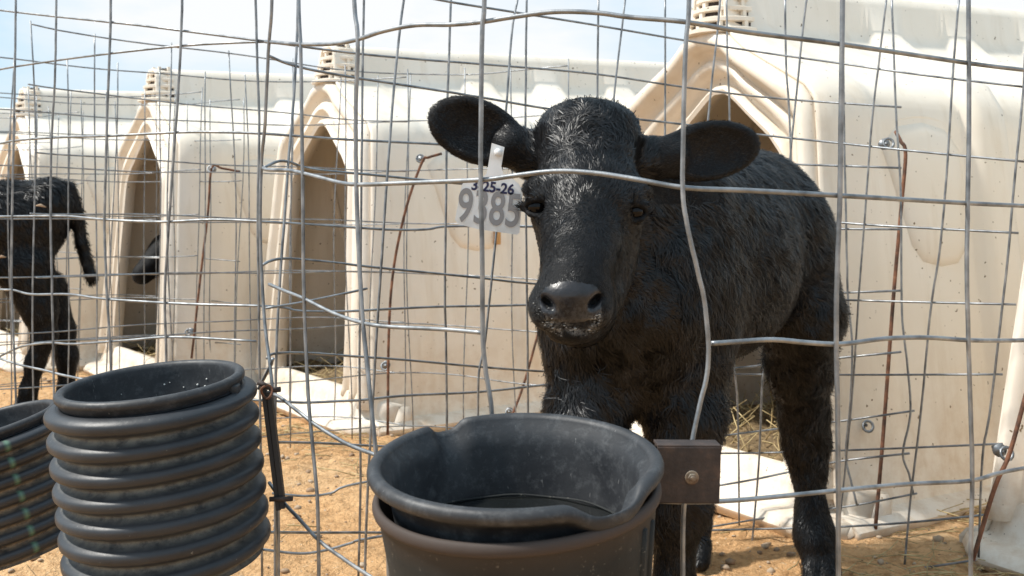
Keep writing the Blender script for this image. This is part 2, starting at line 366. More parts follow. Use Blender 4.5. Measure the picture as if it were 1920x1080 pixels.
    # side flap outlines moulded into both long walls, with bolts
    for sgn in (-1, 1):
        m = MB(); zc = .75; pts = []
        path = [(.19, .93), (.22, .84), (.25, .74), (.275, .66), (.315, .615), (.39, .600), (.46, .608), (.505, .65), (.52, .74), (.52, .84), (.515, .93), (.46, .985), (.37, 1.0), (.26, .985)]
        wally = lambda z: HW0+(HW1-HW0)*z/EAVE
        pp = catmull([(x, sgn*(wally(z)+.001), z) for x, z in path], 4)
        m.tube(pp, .011, 7, closed=False)
        # swollen panel inside the outline
        X = [x for x, z in path]; Z = [z for x, z in path]; cx, cz = np.mean(X), np.mean(Z); ringsV = []
        for s_, off in ((.97, .0), (.93, .014), (.8, .024), (.4, .028), (0.01, .028)):
            ringsV.append([(cx+(x-cx)*s_, sgn*(wally(cz+(z-cz)*s_)+off), cz+(z-cz)*s_) for x, z in path])
        n = len(path); V = np.array(ringsV).reshape(-1, 3)
        m.add(V, [(i*n+j, i*n+(j+1) % n, (i+1)*n+(j+1) % n, (i+1)*n+j) for i in range(4) for j in range(n)])
        m.build('side_flap', M_hutch, root, auto=50)
    # bedding inside the door
    xs_ = np.linspace(-.02, LEN-.06, 40); ys_ = np.linspace(-.46, .46, 24)
    v, f = sheet(xs_, ys_, lambda x, y: .05+.05*vnoise(x+pk[0], y, 5)+.05*vnoise(x, y+pk[1], 14)); m = MB(); m.add(v, f)
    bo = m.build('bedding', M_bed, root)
    m = MB(); straw_mb(m, 260, lambda: rng.uniform(0, .7), lambda: rng.uniform(-.4, .4), lambda x, y: .09, L=(.05, .16), r=.0016, tilt=.9)
    s_ = m.build('bedding_straw', M_strawin, root); s_['kind'] = 'stuff'
    if door_side_latch:
        m = MB(); m.box((.47, -(HW0+(HW1-HW0)*.66/EAVE)-.03, .66), (.022, .02, .05)); m.build('latch', M_tan, root, bevel=.003)
    return root
HUT = [  # peak px, distance, axis angle
    ((2375, 1.93), 30, 'ivory calf hutch whose front corner alone shows at the lower right edge'),
    ((1328, 2.95), 31, 'large ivory calf hutch directly behind the black calf with the ear tag'),
    ((612, 4.06), 34, 'ivory calf hutch left of the calf head, its tall narrow doorway empty'),
    ((283, 4.72), 36, 'ivory calf hutch above the tilted corrugated feeder with a dark calf inside its door'),
    ((40, 5.45), 37, 'ivory calf hutch behind the rump of the calf at the left edge'),
    ((-110, 6.4), 37, 'pale calf hutch, second farthest, only its roof ridge showing at the left'),
    ((-220, 7.4), 37, 'pale calf hutch, farthest of the row, just a strip of roof at the left edge'),
]
hpos = []
for (pk, al, lb) in HUT:
    x = (pk[0]-960)/F*pk[1]; hpos.append((x, pk[1], math.radians(al)))
    hutch((x, pk[1]), math.radians(al), lb, door_side_latch=len(hpos) == 3, rec=.06 if len(hpos) == 2 else 0)
def to_local(h, p):
    dx, dy = p[0]-h[0], p[1]-h[1]; c, s_ = math.cos(h[2]), math.sin(h[2]); return np.array((dx*c+dy*s_, -dx*s_+dy*c, p[2]))
def to_world(h, p):
    c, s_ = math.cos(h[2]), math.sin(h[2]); return np.array((h[0]+p[0]*c-p[1]*s_, h[1]+p[0]*s_+p[1]*c, p[2]))

# ------------------------------------------------------------------ rusty anchor rods with eye bolts on the hutch sides
def rod(pts, bolts, label, r=.0045):
    base = pts[-1]; pts = [np.array(p)+(0, -.06, 0) for p in pts]; bolts = [np.array(p)+(0, -.06, 0) for p in bolts]
    base = pts[-1]; root = empty('anchor_rod', (base[0], base[1], base[2])); T = lambda q: np.asarray(q)-np.asarray(base)
    tag(root, label, 'metal rod', 'rusty rods pinning the wire pens to the hutches')
    m = MB(); m.tube(catmull([T(p) for p in pts], 5), r, 7); m.build('bar', M_rust, root)
    for p in bolts:
        m = MB(); p = np.asarray(p); an = np.arange(12)*2*math.pi/12
        m.tube(T(np.array([(p[0]+.012*math.cos(a_), p[1]+.004*math.sin(a_), p[2]+.012*math.sin(a_)) for a_ in an])), .0035, 6, closed=True)
        m.tube([T(p+(0, .012, 0)), T(p+(0, .06, 0))], .004, 6); m.tube([T(p+(.0, .028, 0)), T(p+(0, .034, 0))], .014, 10)
        m.build('eye_bolt', M_wire, root)
rod([P(1663, 250, 2.62), P(1672, 268, 2.60), P(1681, 292, 2.59), P(1672, 400, 2.58), P(1658, 560, 2.56), P(1640, 800, 2.53), P(1625, 978, 2.50)], [P(1650, 272, 2.62), P(1612, 790, 2.57)], 'long straight rusty rod standing against the side of the large hutch, right of the calf')
rod([P(830, 290, 3.52), P(806, 297, 3.5), P(794, 306, 3.5), P(765, 390, 3.48), P(742, 500, 3.47), P(733, 620, 3.45), P(731, 808, 3.42)], [P(791, 299, 3.53), P(726, 682, 3.5)], 'curved rusty rod with hooked top on the hutch left of the ear tag')
rod([P(458, 323, 4.2), P(425, 317, 4.18), P(405, 317, 4.17), P(398, 400, 4.16), P(384, 520, 4.14), P(368, 668, 4.10)], [P(403, 318, 4.2), P(362, 620, 4.17)], 'rusty rod with bent top above the tilted corrugated feeder')
rod([P(1024, 560, 3.75), P(1003, 640, 3.70), P(980, 720, 3.68), P(958, 778, 3.65)], [P(955, 768, 3.7)], 'short slanting rusty rod just left of the calf throat')
rod([P(1950, 540, 2.15), P(1905, 700, 2.15), P(1868, 835, 2.15), P(1840, 900, 2.15), P(1800, 1032, 2.15)], [P(1862, 838, 2.17)], 'slanting rusty rod beside the hutch corner at the lower right')

# ------------------------------------------------------------------ wire pens
RW = .0026
def wallf(tab):
    tab = np.array(tab, float); return lambda px: np.interp(px, tab[:, 0], tab[:, 1])
def traced(mb, fn, lines, r=RW, n=7, off=0):
    for L in lines:
        L = np.array(L, float); q = catmull(L, 5); q[:, 0] += rng.normal(0, .15, len(q))
        mb.tube([P(a_, b_, float(fn(a_))+off) for a_, b_ in q], r*rng.uniform(.93, 1.07), n)
pen = empty('wire_pen', tuple(P(505, 400, 1.6)[:2])+(0,)); pl = Vector(pen.location)
tag(pen, 'bent galvanised wire mesh pen nearest the viewer, enclosing the tagged calf', 'wire pen', 'galvanised wire mesh calf pens')
def pbuild(mb, name, root):
    mb.v = [np.concatenate(mb.v)-np.array(root.location)]; return mb.build(name, M_wire, root)
nf = wallf([(490, 1.55), (565, 1.42), (700, 1.27), (903, 1.16), (1285, 1.09), (1578, 1.12), (1815, 1.24), (1920, 1.32), (2100, 1.45), (2400, 1.62)])
mb = MB()
H = [[(488, -150), (560, -165), (700, -210), (903, -258), (1285, -268), (1578, -215), (1920, -120), (2400, -70)],
     [(498, 78), (565, 83), (625, 82), (670, 74), (720, 58), (780, 47), (845, 46), (903, 41), (960, 32), (1040, 22), (1120, 24), (1180, 32), (1285, 41), (1400, 60), (1580, 83), (1815, 118), (1920, 131), (2100, 150), (2400, 175)],
     [(489, 310), (500, 318), (545, 320), (600, 333), (640, 343), (675, 346), (740, 344), (903, 337), (960, 330), (1040, 321), (1110, 324), (1180, 334), (1285, 352), (1400, 357), (1580, 367), (1815, 381), (1920, 386), (2100, 395), (2400, 405)],
     [(505, 533), (530, 544), (570, 560), (620, 585), (670, 603), (720, 612), (800, 616), (850, 619), (903, 624)],
     [(1334, 644), (1380, 641), (1450, 637), (1520, 643), (1580, 645), (1660, 635), (1740, 633), (1820, 638), (1920, 638), (2100, 630), (2400, 610)],
     [(484, 730), (505, 690), (512, 672)],
     [(505, 738), (525, 745), (560, 772), (600, 802), (650, 832), (705, 853), (770, 872), (850, 895), (1000, 925), (1240, 940), (1350, 940), (1470, 930), (1570, 920), (1700, 908), (1815, 902), (1870, 888), (1920, 878), (2100, 850), (2400, 815)],
     [(505, 905), (530, 940), (560, 972), (600, 1015), (650, 1052), (700, 1085), (780, 1140), (903, 1190), (1285, 1230), (1578, 1205), (1920, 1120), (2400, 1020)],
     [(515, 1100), (600, 1230), (700, 1330), (903, 1450), (1285, 1520), (1578, 1490), (1920, 1370), (2400, 1220)]]
Vv = [[(508, -150), (510, 0), (503, 100), (497, 230), (490, 310), (488, 450), (496, 600), (510, 720), (520, 900), (522, 1080), (520, 1350)],
      [(560, -165), (560, 0), (564, 100), (566, 250), (568, 400), (570, 560), (578, 740), (590, 880), (597, 1000), (598, 1440)],
      [(660, -195), (664, 0), (671, 75), (667, 200), (668, 345), (673, 480), (681, 610), (693, 730), (705, 850), (715, 930), (728, 1040), (735, 1540)],
      [(912, -258), (908, 0), (904, 60), (902, 200), (901, 340), (904, 480), (905, 624), (911, 700), (922, 780), (925, 1000), (925, 1640)],
      [(1295, -268), (1292, 0), (1286, 80), (1282, 200), (1280, 352), (1288, 420), (1306, 500), (1320, 560), (1328, 640), (1326, 700), (1312, 760), (1296, 838), (1283, 945), (1280, 1080), (1280, 1700)],
      [(1583, -215), (1580, 0), (1577, 200), (1575, 367), (1570, 500), (1568, 640), (1571, 800), (1572, 1080), (1572, 1680)],
      [(1815, -150), (1816, 0), (1817, 200), (1815, 381), (1813, 500), (1816, 640), (1821, 800), (1823, 900), (1820, 1080), (1818, 1520)],
      [(2075, -110), (2080, 400), (2075, 900), (2070, 1400)], [(2370, -80), (2375, 400), (2370, 900), (2370, 1250)]]
traced(mb, nf, H); traced(mb, nf, Vv, off=-.0045)
pbuild(mb, 'front_panel', pen)
wf = wallf([(495, 1.72), (560, 1.82), (675, 1.92), (950, 2.12), (1150, 2.36), (1300, 2.46), (1420, 2.47), (1560, 2.40), (1700, 2.28), (1880, 2.17), (1960, 2.13)])
mb = MB()
H = [[(498, -75), (560, -60), (675, -32), (825, 0), (960, 22), (1110, 46), (1280, 75), (1420, 97), (1570, 118), (1740, 142), (1920, 163)],
     [(505, 105), (530, 116), (560, 125), (600, 134), (675, 147), (800, 166), (900, 182), (1050, 207), (1280, 233), (1420, 252), (1570, 268), (1740, 286), (1920, 303)],
     [(495, 314), (520, 303), (540, 303), (565, 312), (600, 319), (700, 328), (850, 343), (1000, 356), (1280, 388), (1570, 417), (1740, 428), (1910, 437)],
     [(488, 500), (505, 490), (530, 485), (570, 487), (640, 494), (700, 501), (800, 511), (900, 521), (1000, 532), (1280, 552), (1570, 562), (1740, 567), (1905, 571)],
     [(500, 672), (515, 663), (575, 662), (660, 668), (760, 675), (900, 688), (1030, 697), (1200, 701), (1380, 702), (1570, 703), (1880, 702)],
     [(505, 829), (600, 831), (740, 838), (1000, 848), (1350, 850), (1480, 848), (1570, 845), (1700, 840), (1880, 832)],
     [(505, 998), (600, 999), (720, 999), (1000, 1004), (1220, 1003), (1290, 996), (1430, 992), (1570, 988), (1700, 980), (1850, 965)],
     [(510, 1150), (720, 1120), (1290, 1090), (1590, 1078), (1720, 1066), (1830, 1050)]]
Vv = [[(560, -60), (557, 60), (551, 180), (541, 300), (534, 400), (524, 540), (517, 700), (516, 900), (516, 1150)],
      [(765, -14), (757, 0), (742, 130), (728, 300), (718, 450), (708, 600), (696, 800), (688, 950), (683, 1120)],
      [(970, 0), (960, 60), (950, 190), (940, 330), (930, 440), (918, 560), (908, 650), (898, 700), (896, 790), (893, 1100)],
      [(1172, 0), (1158, 120), (1148, 220), (1130, 500), (1110, 900), (1100, 1095)],
      [(1352, -20), (1345, 60), (1328, 220), (1310, 450), (1290, 800), (1285, 1090)],
      [(1514, -10), (1505, 60), (1482, 290), (1465, 480), (1446, 640), (1430, 710), (1424, 850), (1412, 1000), (1405, 1085)],
      [(1662, 0), (1650, 100), (1635, 230), (1622, 400), (1610, 560), (1601, 700), (1590, 830), (1574, 980), (1570, 1078)],
      [(1798, 0), (1788, 120), (1775, 330), (1762, 470), (1745, 580), (1728, 760), (1708, 930), (1696, 1062)],
      [(1922, 100), (1918, 180), (1902, 340), (1890, 480), (1872, 640), (1855, 780), (1842, 860), (1835, 1045)]]
traced(mb, wf, H, .0024); traced(mb, wf, Vv, .0024, off=-.004)
# loose wire end poking out near the corner
mb.tube(catmull([P(498, 578, 1.7), P(560, 568, 1.72), P(620, 556, 1.75), P(688, 541, 1.8)], 4), .0022, 6)
pbuild(mb, 'back_panel', pen)
# pen of the large hutch: its front wall passes behind the first pen
pen = empty('wire_pen', tuple(P(340, 400, 2.1)[:2])+(0,))
tag(pen, 'wire mesh pen behind the nearest one, joining the side of the large hutch', 'wire pen', 'galvanised wire mesh calf pens')
AT = [(-250, 3.0), (-90, 2.62), (0, 2.4), (200, 2.14), (340, 2.06), (500, 2.02), (700, 2.08), (1000, 2.34), (1280, 2.54), (1500, 2.53), (1600, 2.44), (1690, 2.38), (1720, 2.37)]
af = wallf(AT)
mb = MB()
H = [[(-250, 190), (-90, 152), (0, 130), (100, 114), (208, 100), (340, 86), (420, 81), (500, 78)],
     [(-90, 290), (0, 269), (45, 262), (120, 257), (200, 255), (340, 248), (420, 248), (500, 251), (640, 261), (830, 271), (1000, 283), (1280, 300), (1690, 315)],
     [(-90, 405), (0, 406), (90, 405), (135, 406), (200, 412), (300, 416), (400, 412), (500, 416), (640, 425), (740, 431), (800, 430), (832, 425), (900, 424), (985, 425), (1280, 428), (1690, 430)],
     [(-90, 536), (0, 543), (25, 544), (60, 552), (130, 552), (200, 561), (350, 570), (515, 575), (560, 583), (640, 584), (740, 579), (830, 575), (985, 572), (1280, 560), (1690, 545)],
     [(-90, 640), (-40, 655), (0, 672), (40, 685), (90, 696), (130, 706), (250, 728), (400, 745), (515, 752), (570, 755), (640, 752), (680, 750), (760, 742), (900, 735), (1020, 722), (1200, 705), (1380, 690), (1450, 683), (1690, 660)],
     [(0, 668), (40, 650), (90, 643), (140, 645), (240, 638), (330, 632), (480, 640)],
     [(510, 925), (570, 930), (620, 925), (680, 905), (1000, 860), (1200, 838), (1357, 817), (1475, 802), (1590, 788), (1715, 770)],
     [(490, 1030), (560, 1038), (610, 1032), (660, 1018), (700, 1008), (1000, 960), (1350, 910), (1480, 885), (1575, 865), (1706, 850)],
     [(300, 1115), (500, 1128), (700, 1105), (1000, 1040), (1350, 985), (1490, 962), (1600, 948), (1720, 925)],
     [(-250, -10), (-90, 8), (60, 26), (240, 45), (330, 56), (500, 78), (640, 97), (770, 110), (900, 120), (1110, 138), (1280, 163), (1450, 184), (1690, 201)]]
Vv = [[(30, -30), (29, 60), (26, 250), (23, 400), (22, 540), (28, 700), (35, 900)],
      [(106, -30), (105, 60), (103, 150), (97, 260), (95, 400), (98, 560), (101, 720), (103, 1000)],
      [(208, -40), (207, 60), (202, 190), (198, 330), (196, 430), (201, 560), (208, 690), (214, 1080)],
      [(342, -40), (340, 60), (333, 190), (322, 340), (314, 460), (309, 560), (312, 690), (316, 1100)],
      [(478, -40), (482, 100), (486, 250), (483, 400), (487, 700), (492, 1110)],
      [(683, -30), (680, 120), (678, 300), (676, 500), (674, 700), (676, 900), (672, 1090)],
      [(846, -20), (842, 100), (838, 220), (836, 400), (834, 540), (836, 640), (838, 820), (838, 1070)],
      [(988, -20), (986, 120), (985, 300), (988, 560), (989, 640), (990, 780), (992, 1040)],
      [(1122, -10), (1120, 200), (1122, 500), (1120, 1010)], [(1247, -10), (1247, 235), (1245, 600), (1240, 1000)],
      [(1362, -10), (1364, 110), (1368, 225), (1375, 640), (1382, 740), (1385, 860), (1386, 985)],
      [(1472, -5), (1474, 120), (1481, 240), (1492, 600), (1494, 870), (1493, 965)],
      [(1580, 20), (1583, 250), (1588, 480), (1590, 560), (1598, 650), (1594, 760), (1586, 850), (1595, 900), (1607, 948)],
      [(1672, 0), (1676, 100), (1680, 210), (1689, 360), (1690, 500), (1692, 600), (1702, 690), (1707, 775), (1693, 850), (1705, 890), (1712, 925)]]
traced(mb, af, H, .0025); traced(mb, af, Vv, .0025, off=-.0045)
pbuild(mb, 'front_panel', pen)

# the pens farther along the row follow the same plan, each bent a little differently
def local_curve(h, fn, pxs): return [to_local(h, P(p, 400, float(fn(p)))) for p in pxs]
A_loc = [(p[0], p[1]) for p in local_curve(hpos[1], af, (-90, 0, 100, 208, 340, 480, 640, 800, 1000, 1200, 1450, 1690))]
W_loc = [(p[0], p[1]) for p in local_curve(hpos[0], wf, (500, 560, 675, 850, 1050, 1280, 1500, 1700, 1880))]
def mesh_wall(mb, h, loc, seed, rows, lean=.012, amp=.008, ex=0, cell=.105):
    r = np.random.default_rng(seed); c = catmull([to_world(h, (x, y, 0)) for x, y in loc], 8)
    L = np.concatenate(([0], np.cumsum(np.linalg.norm(np.diff(c, axis=0), axis=1)))); tot = L[-1]
    at = lambda s_: np.array([np.interp(s_, L, c[:, k]) for k in range(3)])
    sl = r.uniform(-.02, .02); ph = r.uniform(0, 6, 8); an = r.uniform(-lean, lean)
    top = max(rows)
    def pt(s_, z, j):
        p = at(s_); w_ = amp*math.sin(3.1*s_+ph[j % 8]+z*4)+.5*amp*math.sin(9*s_+ph[(j+3) % 8])
        return np.array((p[0]+an*(z-.5)+w_*.5, p[1]+w_, z+sl*(s_-tot/2)+amp*.8*math.sin(2.3*s_+ph[(j*2) % 8])+.3*amp*math.sin(11*s_+j)))
    for j, z in enumerate(rows):
        mb.tube([pt(s_, z, j) for s_ in np.linspace(0, tot+.02, int(tot/.05)+2)], .0022, 5)
    n = int(round(tot/cell))
    for i in range(n+1):
        s_ = min(tot, i*tot/n+r.uniform(-.006, .006)); j0 = int(r.integers(0, 8)); k = r.normal(0, .012)
        mb.tube([pt(s_, z, j0)*(1, 1, 0)+(k*(z-.6)+.004*math.sin(z*7+j0), -.004, z+sl*(s_-tot/2)) for z in np.linspace(rows[0]-.04, top+.015, 12)], .0022, 5)
rows = [.07, .235, .40, .565, .73, .895, 1.06, 1.21]
mb = MB(); mesh_wall(mb, hpos[1], W_loc, 3, rows, cell=.2); pbuild(mb, 'back_panel', pen)
lbs = ['wire mesh pen in front of the hutch left of the calf head', 'wire mesh pen reaching across the narrow doorway above the tilted corrugated feeder',
       'wire mesh pen around the calf standing at the left edge', 'distant wire mesh pen at the far left, partly hidden by nearer wires', 'most distant wire mesh pen, at the far left end of the row']
for k in range(2, 7):
    h = hpos[k]; p0 = to_world(h, (A_loc[0][0], A_loc[0][1], 0)); pen = empty('wire_pen', (p0[0], p0[1], 0))
    tag(pen, lbs[k-2], 'wire pen', 'galvanised wire mesh calf pens')
    for nm, loc, sd_, cl in (('front_panel', A_loc, 10+k, .15), ('back_panel', W_loc, 30+k, .17)):
        mb = MB(); mesh_wall(mb, h, loc, sd_, rows, cell=cl); pbuild(mb, nm, pen)

# ------------------------------------------------------------------ pails and feeders
def lathe(mb, prof, n=96, zf=None, rf=None, mi=0):
    """profile (r, z) turned about z; zf/rf(angle, k, r, z) bend it"""
    V = []; an = np.arange(n)*2*math.pi/n
    for k, (r, z) in enumerate(prof):
        for a_ in an:
            rr = rf(a_, k, r, z) if rf else r; zz = zf(a_, k, r, z) if zf else z
            V.append((rr*math.cos(a_), rr*math.sin(a_), zz))
    f = [(k*n+j, k*n+(j+1) % n, (k+1)*n+(j+1) % n, (k+1)*n+j) for k in range(len(prof)-1) for j in range(n)]
    mb.add(V, f, mi)
def attr(o, name, fn):
    a_ = o.data.attributes.new(name, 'FLOAT', 'POINT'); co = np.empty(len(o.data.vertices)*3); o.data.vertices.foreach_get('co', co)
    a_.data.foreach_set('value', fn(co.reshape(-1, 3)).astype(np.float32))
# front pail: spouted pail sitting in an outer pail
root = empty('water_pail'); c = P(966, 862, 1.0); root.location = c; root.scale = (.982, .982, .982)
root.rotation_euler = (math.radians(6.5), math.radians(-1.6), 0)
tag(root, 'black spouted pail in the foreground holding water, nested in a dusty outer pail', 'bucket')
R0 = .1315
def bumpa(a_, c_, w_): d_ = (a_-c_+math.pi) % (2*math.pi)-math.pi; return math.exp(-(d_/w_)**4)
A1, A2 = math.radians(-52), math.radians(123)
def zf(a_, k, r, z):
    top = max(0, min(1, (z+.055)/.05)); d1 = bumpa(a_, A1, .26); d2 = bumpa(a_, A2, .13)
    return z-top*(.015*d1+.012*d2)
def rf(a_, k, r, z):
    top = max(0, min(1, (z+.05)/.05)); d1 = bumpa(a_, A1, .25); d2 = bumpa(a_, A2, .15)
    sq = max(0, (r-R0)) if z > -.03 else 0
    return r-sq*.8*(d1+d2)+.007*top*(d1+d2)-.0012*top*math.sin(3*a_)
mb = MB(); prof = []
for i in range(13): prof.append((R0-.0135-.027*(1-i/12), -.20+.19*i/12))
for i in range(11):
    a_ = math.pi-math.pi*1.35*i/10; prof.append((R0+.0015+.0075*math.cos(a_), -.003+.0075*math.sin(a_)))
prof += [(R0-.003, -.014), (R0-.0095, -.020), (R0-.011, -.028), (R0-.0165, -.06), (R0-.038, -.205)]
prof = [(.0005, -.20)]+prof+[(.0005, -.206)]
lathe(mb, prof, 160, zf, rf); mb.build('pail', M_blackp, root)
mb = MB(); lathe(mb, [(.0001, -.070), (.06, -.070), (R0-.0217, -.070)], 96); wo = mb.build('water', M_water, root)
wo.rotation_euler = (math.radians(-4.0), math.radians(1), 0)
# dried scum ring
mb = MB(); an = np.arange(90)*2*math.pi/90; mb.tube([((R0-.0213)*math.cos(a_), (R0-.0213)*math.sin(a_), -.0685+.0006*math.sin(9*a_)) for a_ in an], .0012, 5, closed=True); so_ = mb.build('scum_ring', M_holder, wo)
root2 = empty('outer_pail'); root2.location = P(968, 911, 1.0); root2.rotation_euler = (math.radians(6.0), math.radians(-3.6), 0)
tag(root2, 'dusty dark grey outer pail with brownish rim around the spouted water pail', 'bucket')
mb = MB(); prof = [(.0005, -.24), (.098, -.24), (.104, -.235)]+[(.104+.026*i/10, -.235+.222*i/10) for i in range(11)]
R2 = .1305
for i in range(9):
    a_ = -math.pi*.5+math.pi*1.2*i/8; prof.append((R2+.0045*math.cos(a_), -.006+.0065*math.sin(a_)))
prof += [(R2-.003, -.006), (.102, -.232), (.0005, -.234)]
lathe(mb, prof, 128); o = mb.build('pail', M_holder, root2); attr(o, 'rim', lambda co: np.clip((co[:, 2]+.016)/.006, 0, 1))
mb = MB()
for a0 in (-31, -22):      # vertical ribs moulded near the right side
    a_ = math.radians(a0); mb.tube([((.104+.024*t_+.001)*math.cos(a_), (.104+.024*t_+.001)*math.sin(a_), -.235+.222*t_) for t_ in np.linspace(0, .96, 8)], .004, 6)
mb.build('rib', M_holder, root2).data.attributes.new('rim', 'FLOAT', 'POINT')
# bracket plate with bolt
cpl = P(1289, 888, 1.065)
root = empty('pail_bracket', tuple(cpl)); root.rotation_euler = (math.radians(3), math.radians(1.2), math.radians(4))
tag(root, 'brown steel clamp plate with one bolt, right of the water pail', 'bracket')
mb = MB(); mb.box((0, -.004, 0), (.064, .003, .056)); mb.build('plate', M_plate, root, smooth=False, bevel=.0007)
for zz in (.0285, -.0275):
    mb = MB(); mb.box((0, .006, zz), (.064, .022, .003)); mb.build('flange', M_plate, root, smooth=False, bevel=.0007)
mb = MB(); mb.box((0, .018, 0), (.06, .003, .05)); mb.build('back_plate', M_plate, root, smooth=False, bevel=.0007)
mb = MB(); an = np.arange(6)*math.pi/3
def disc(mb, r, y0, y1, n, cx=0, cz=0):
    an = np.arange(n)*2*math.pi/n; V = [(cx+r*math.cos(a_), y, cz+r*math.sin(a_)) for y in (y0, y1) for a_ in an]
    mb.add(V, [tuple(range(n)), tuple(range(2*n-1, n-1, -1))]+[(i, n+i, n+(i+1) % n, (i+1) % n) for i in range(n)])
disc(mb, .0070, -.0075, -.0055, 20, .003, -.002); disc(mb, .0048, -.0105, -.0075, 6, .003, -.002); disc(mb, .0028, -.0125, -.0105, 12, .003, -.002)
mb.build('bolt', M_boltm, root, smooth=False, bevel=.0005)
# corrugated pipe feeders
def feeder(c, rot, label, m, stripe=None, pitch=.0330, n_r=7, R=.137, liner=True):
    root = empty('corrugated_feeder'); root.location = c; root.rotation_euler = rot; tag(root, label, 'feeder', 'feeders cut from black corrugated pipe')
    prof = [(R-.016, 0)]; K = 12; tot = n_r*pitch
    for i in range(n_r*K+1):
        z = -i/K*pitch; ph = (i % K)/K
        crest = .5+.5*math.cos(2*math.pi*(ph-.36)); crest = 1-(1-crest)**1.9
        prof.append((R-.0165+.0165*crest, z))
    prof += [(R-.02, -tot), (R-.024, -tot+.01), (R-.024, -.004), (R-.020, .001), (R-.016, 0)]
    mb = MB(); lathe(mb, prof, 128, zf=lambda a_, k, r, z: z+.0008*math.sin(2*a_+k*.1))
    o = mb.build('pipe', m, root)
    def gr(co):
        r = np.hypot(co[:, 0], co[:, 1]); return np.clip(1-(r-(R-.0165))/.010, 0, 1)*(co[:, 2] < -.012)*(r > R-.0175)
    attr(o, 'groove', gr)
    if stripe is not None:
        def st(co):  # faded dashes
            a_ = np.arctan2(co[:, 1], co[:, 0]); dd_ = np.abs((a_-stripe+math.pi) % (2*math.pi)-math.pi); r = np.hypot(co[:, 0], co[:, 1])
            return ((dd_ < .036) & (r > R-.008)).astype(float)*.9
        attr(o, 'stripe', st)
    # floor
    mb = MB(); lathe(mb, [(.0005, -tot+.012), (R-.023, -tot+.012)], 64); mb.build('floor', M_blackp, root)
    if liner:
        rl = R-.024; mb = MB(); prof = [(.0005, -.17), (rl-.022, -.17), (rl-.004, .004)]
        for i in range(9):
            a_ = math.pi-math.pi*1.3*i/8; prof.append((rl+.003+.007*math.cos(a_), .013+.007*math.sin(a_)))
        prof += [(rl+.002, -.002), (rl-.002, -.02), (rl-.0235, -.175), (.0005, -.178)]
        lathe(mb, prof, 128); lo = mb.build('inner_pail', M_blackp, root)
        mb = MB(); a_ = math.radians(-12); mb.box(((rl+.008)*math.cos(a_), (rl+.008)*math.sin(a_), .003), (.012, .016, .012)); mb.build('handle_lug', M_blackp, lo, bevel=.002)
        # spilt feed crumbs on the inner wall
        mb = MB()
        for i in range(26):
            a_ = rng.uniform(math.radians(35), math.radians(150)); zz = rng.uniform(-.06, -.005); rr = rl-.005-.018*(-zz/.17); s_ = rng.uniform(.0007, .0019)
            mb.add(ico*s_+(rr*math.cos(a_), rr*math.sin(a_), zz), icf)
        co_ = mb.build('feed_crumbs', M_milk, lo); co_['kind'] = 'stuff'
    return root
feeder(P(286, 738, 1.44), (math.radians(4.5), math.radians(-4.5), 0), 'black corrugated pipe feeder with inner pail, tilted, hanging left of the pen corner', M_pipe)
feeder(P(-28, 812, 1.92), (math.radians(5), math.radians(-13), 0), 'corrugated pipe feeder with green dashes, cut off by the left edge', M_pipeg, stripe=math.radians(-50), pitch=.0305, R=.142, n_r=7)
# strap and clamp holding the feeder to the pen corner
root = empty('feeder_strap', tuple(P(505, 850, 1.47))); b0 = np.array(root.location)
tag(root, 'dark steel straps clamping the tilted corrugated feeder to the pen corner', 'strap')
for o0, o1 in (((492, 722), (520, 958)), ((503, 735), (528, 955))):
    mb = MB(); p0 = P(*o0, 1.475)-b0; p1 = P(*o1, 1.465)-b0; d_ = p1-p0
    q = [p0+(-.003, 0, 0), p0+(.003, .002, 0), p1+(.004, .002, 0), p1+(-.002, 0, 0)]
    V = q+[x+np.array((0, .012, 0)) for x in q]; mb.add(V, [(0, 1, 2, 3), (7, 6, 5, 4), (0, 4, 5, 1), (1, 5, 6, 2), (2, 6, 7, 3), (3, 7, 4, 0)])
    mb.build('strap_bar', M_dark, root, smooth=False, bevel=.0006)
mb = MB()
mb.tube([P(484, 716, 1.46)-b0, P(496, 722, 1.46)-b0, P(512, 731, 1.47)-b0, P(526, 730, 1.47)-b0], .004, 6); mb.build('clamp_bolt', M_plate, root)
mb = MB(); mb.tube([P(505, 936, 1.46)-b0, P(549, 935, 1.47)-b0], .0035, 6); mb.build('clamp_bolt', M_plate, root)
mb = MB(); an = np.linspace(0, 2*math.pi, 20, endpoint=False); cc = P(500, 735, 1.46)-b0
mb.tube([cc+(.007*math.cos(a_), .004*math.sin(2*a_), .009*math.sin(a_)) for a_ in an], .0018, 6, closed=True); mb.build('wire_loop', M_rust, root)

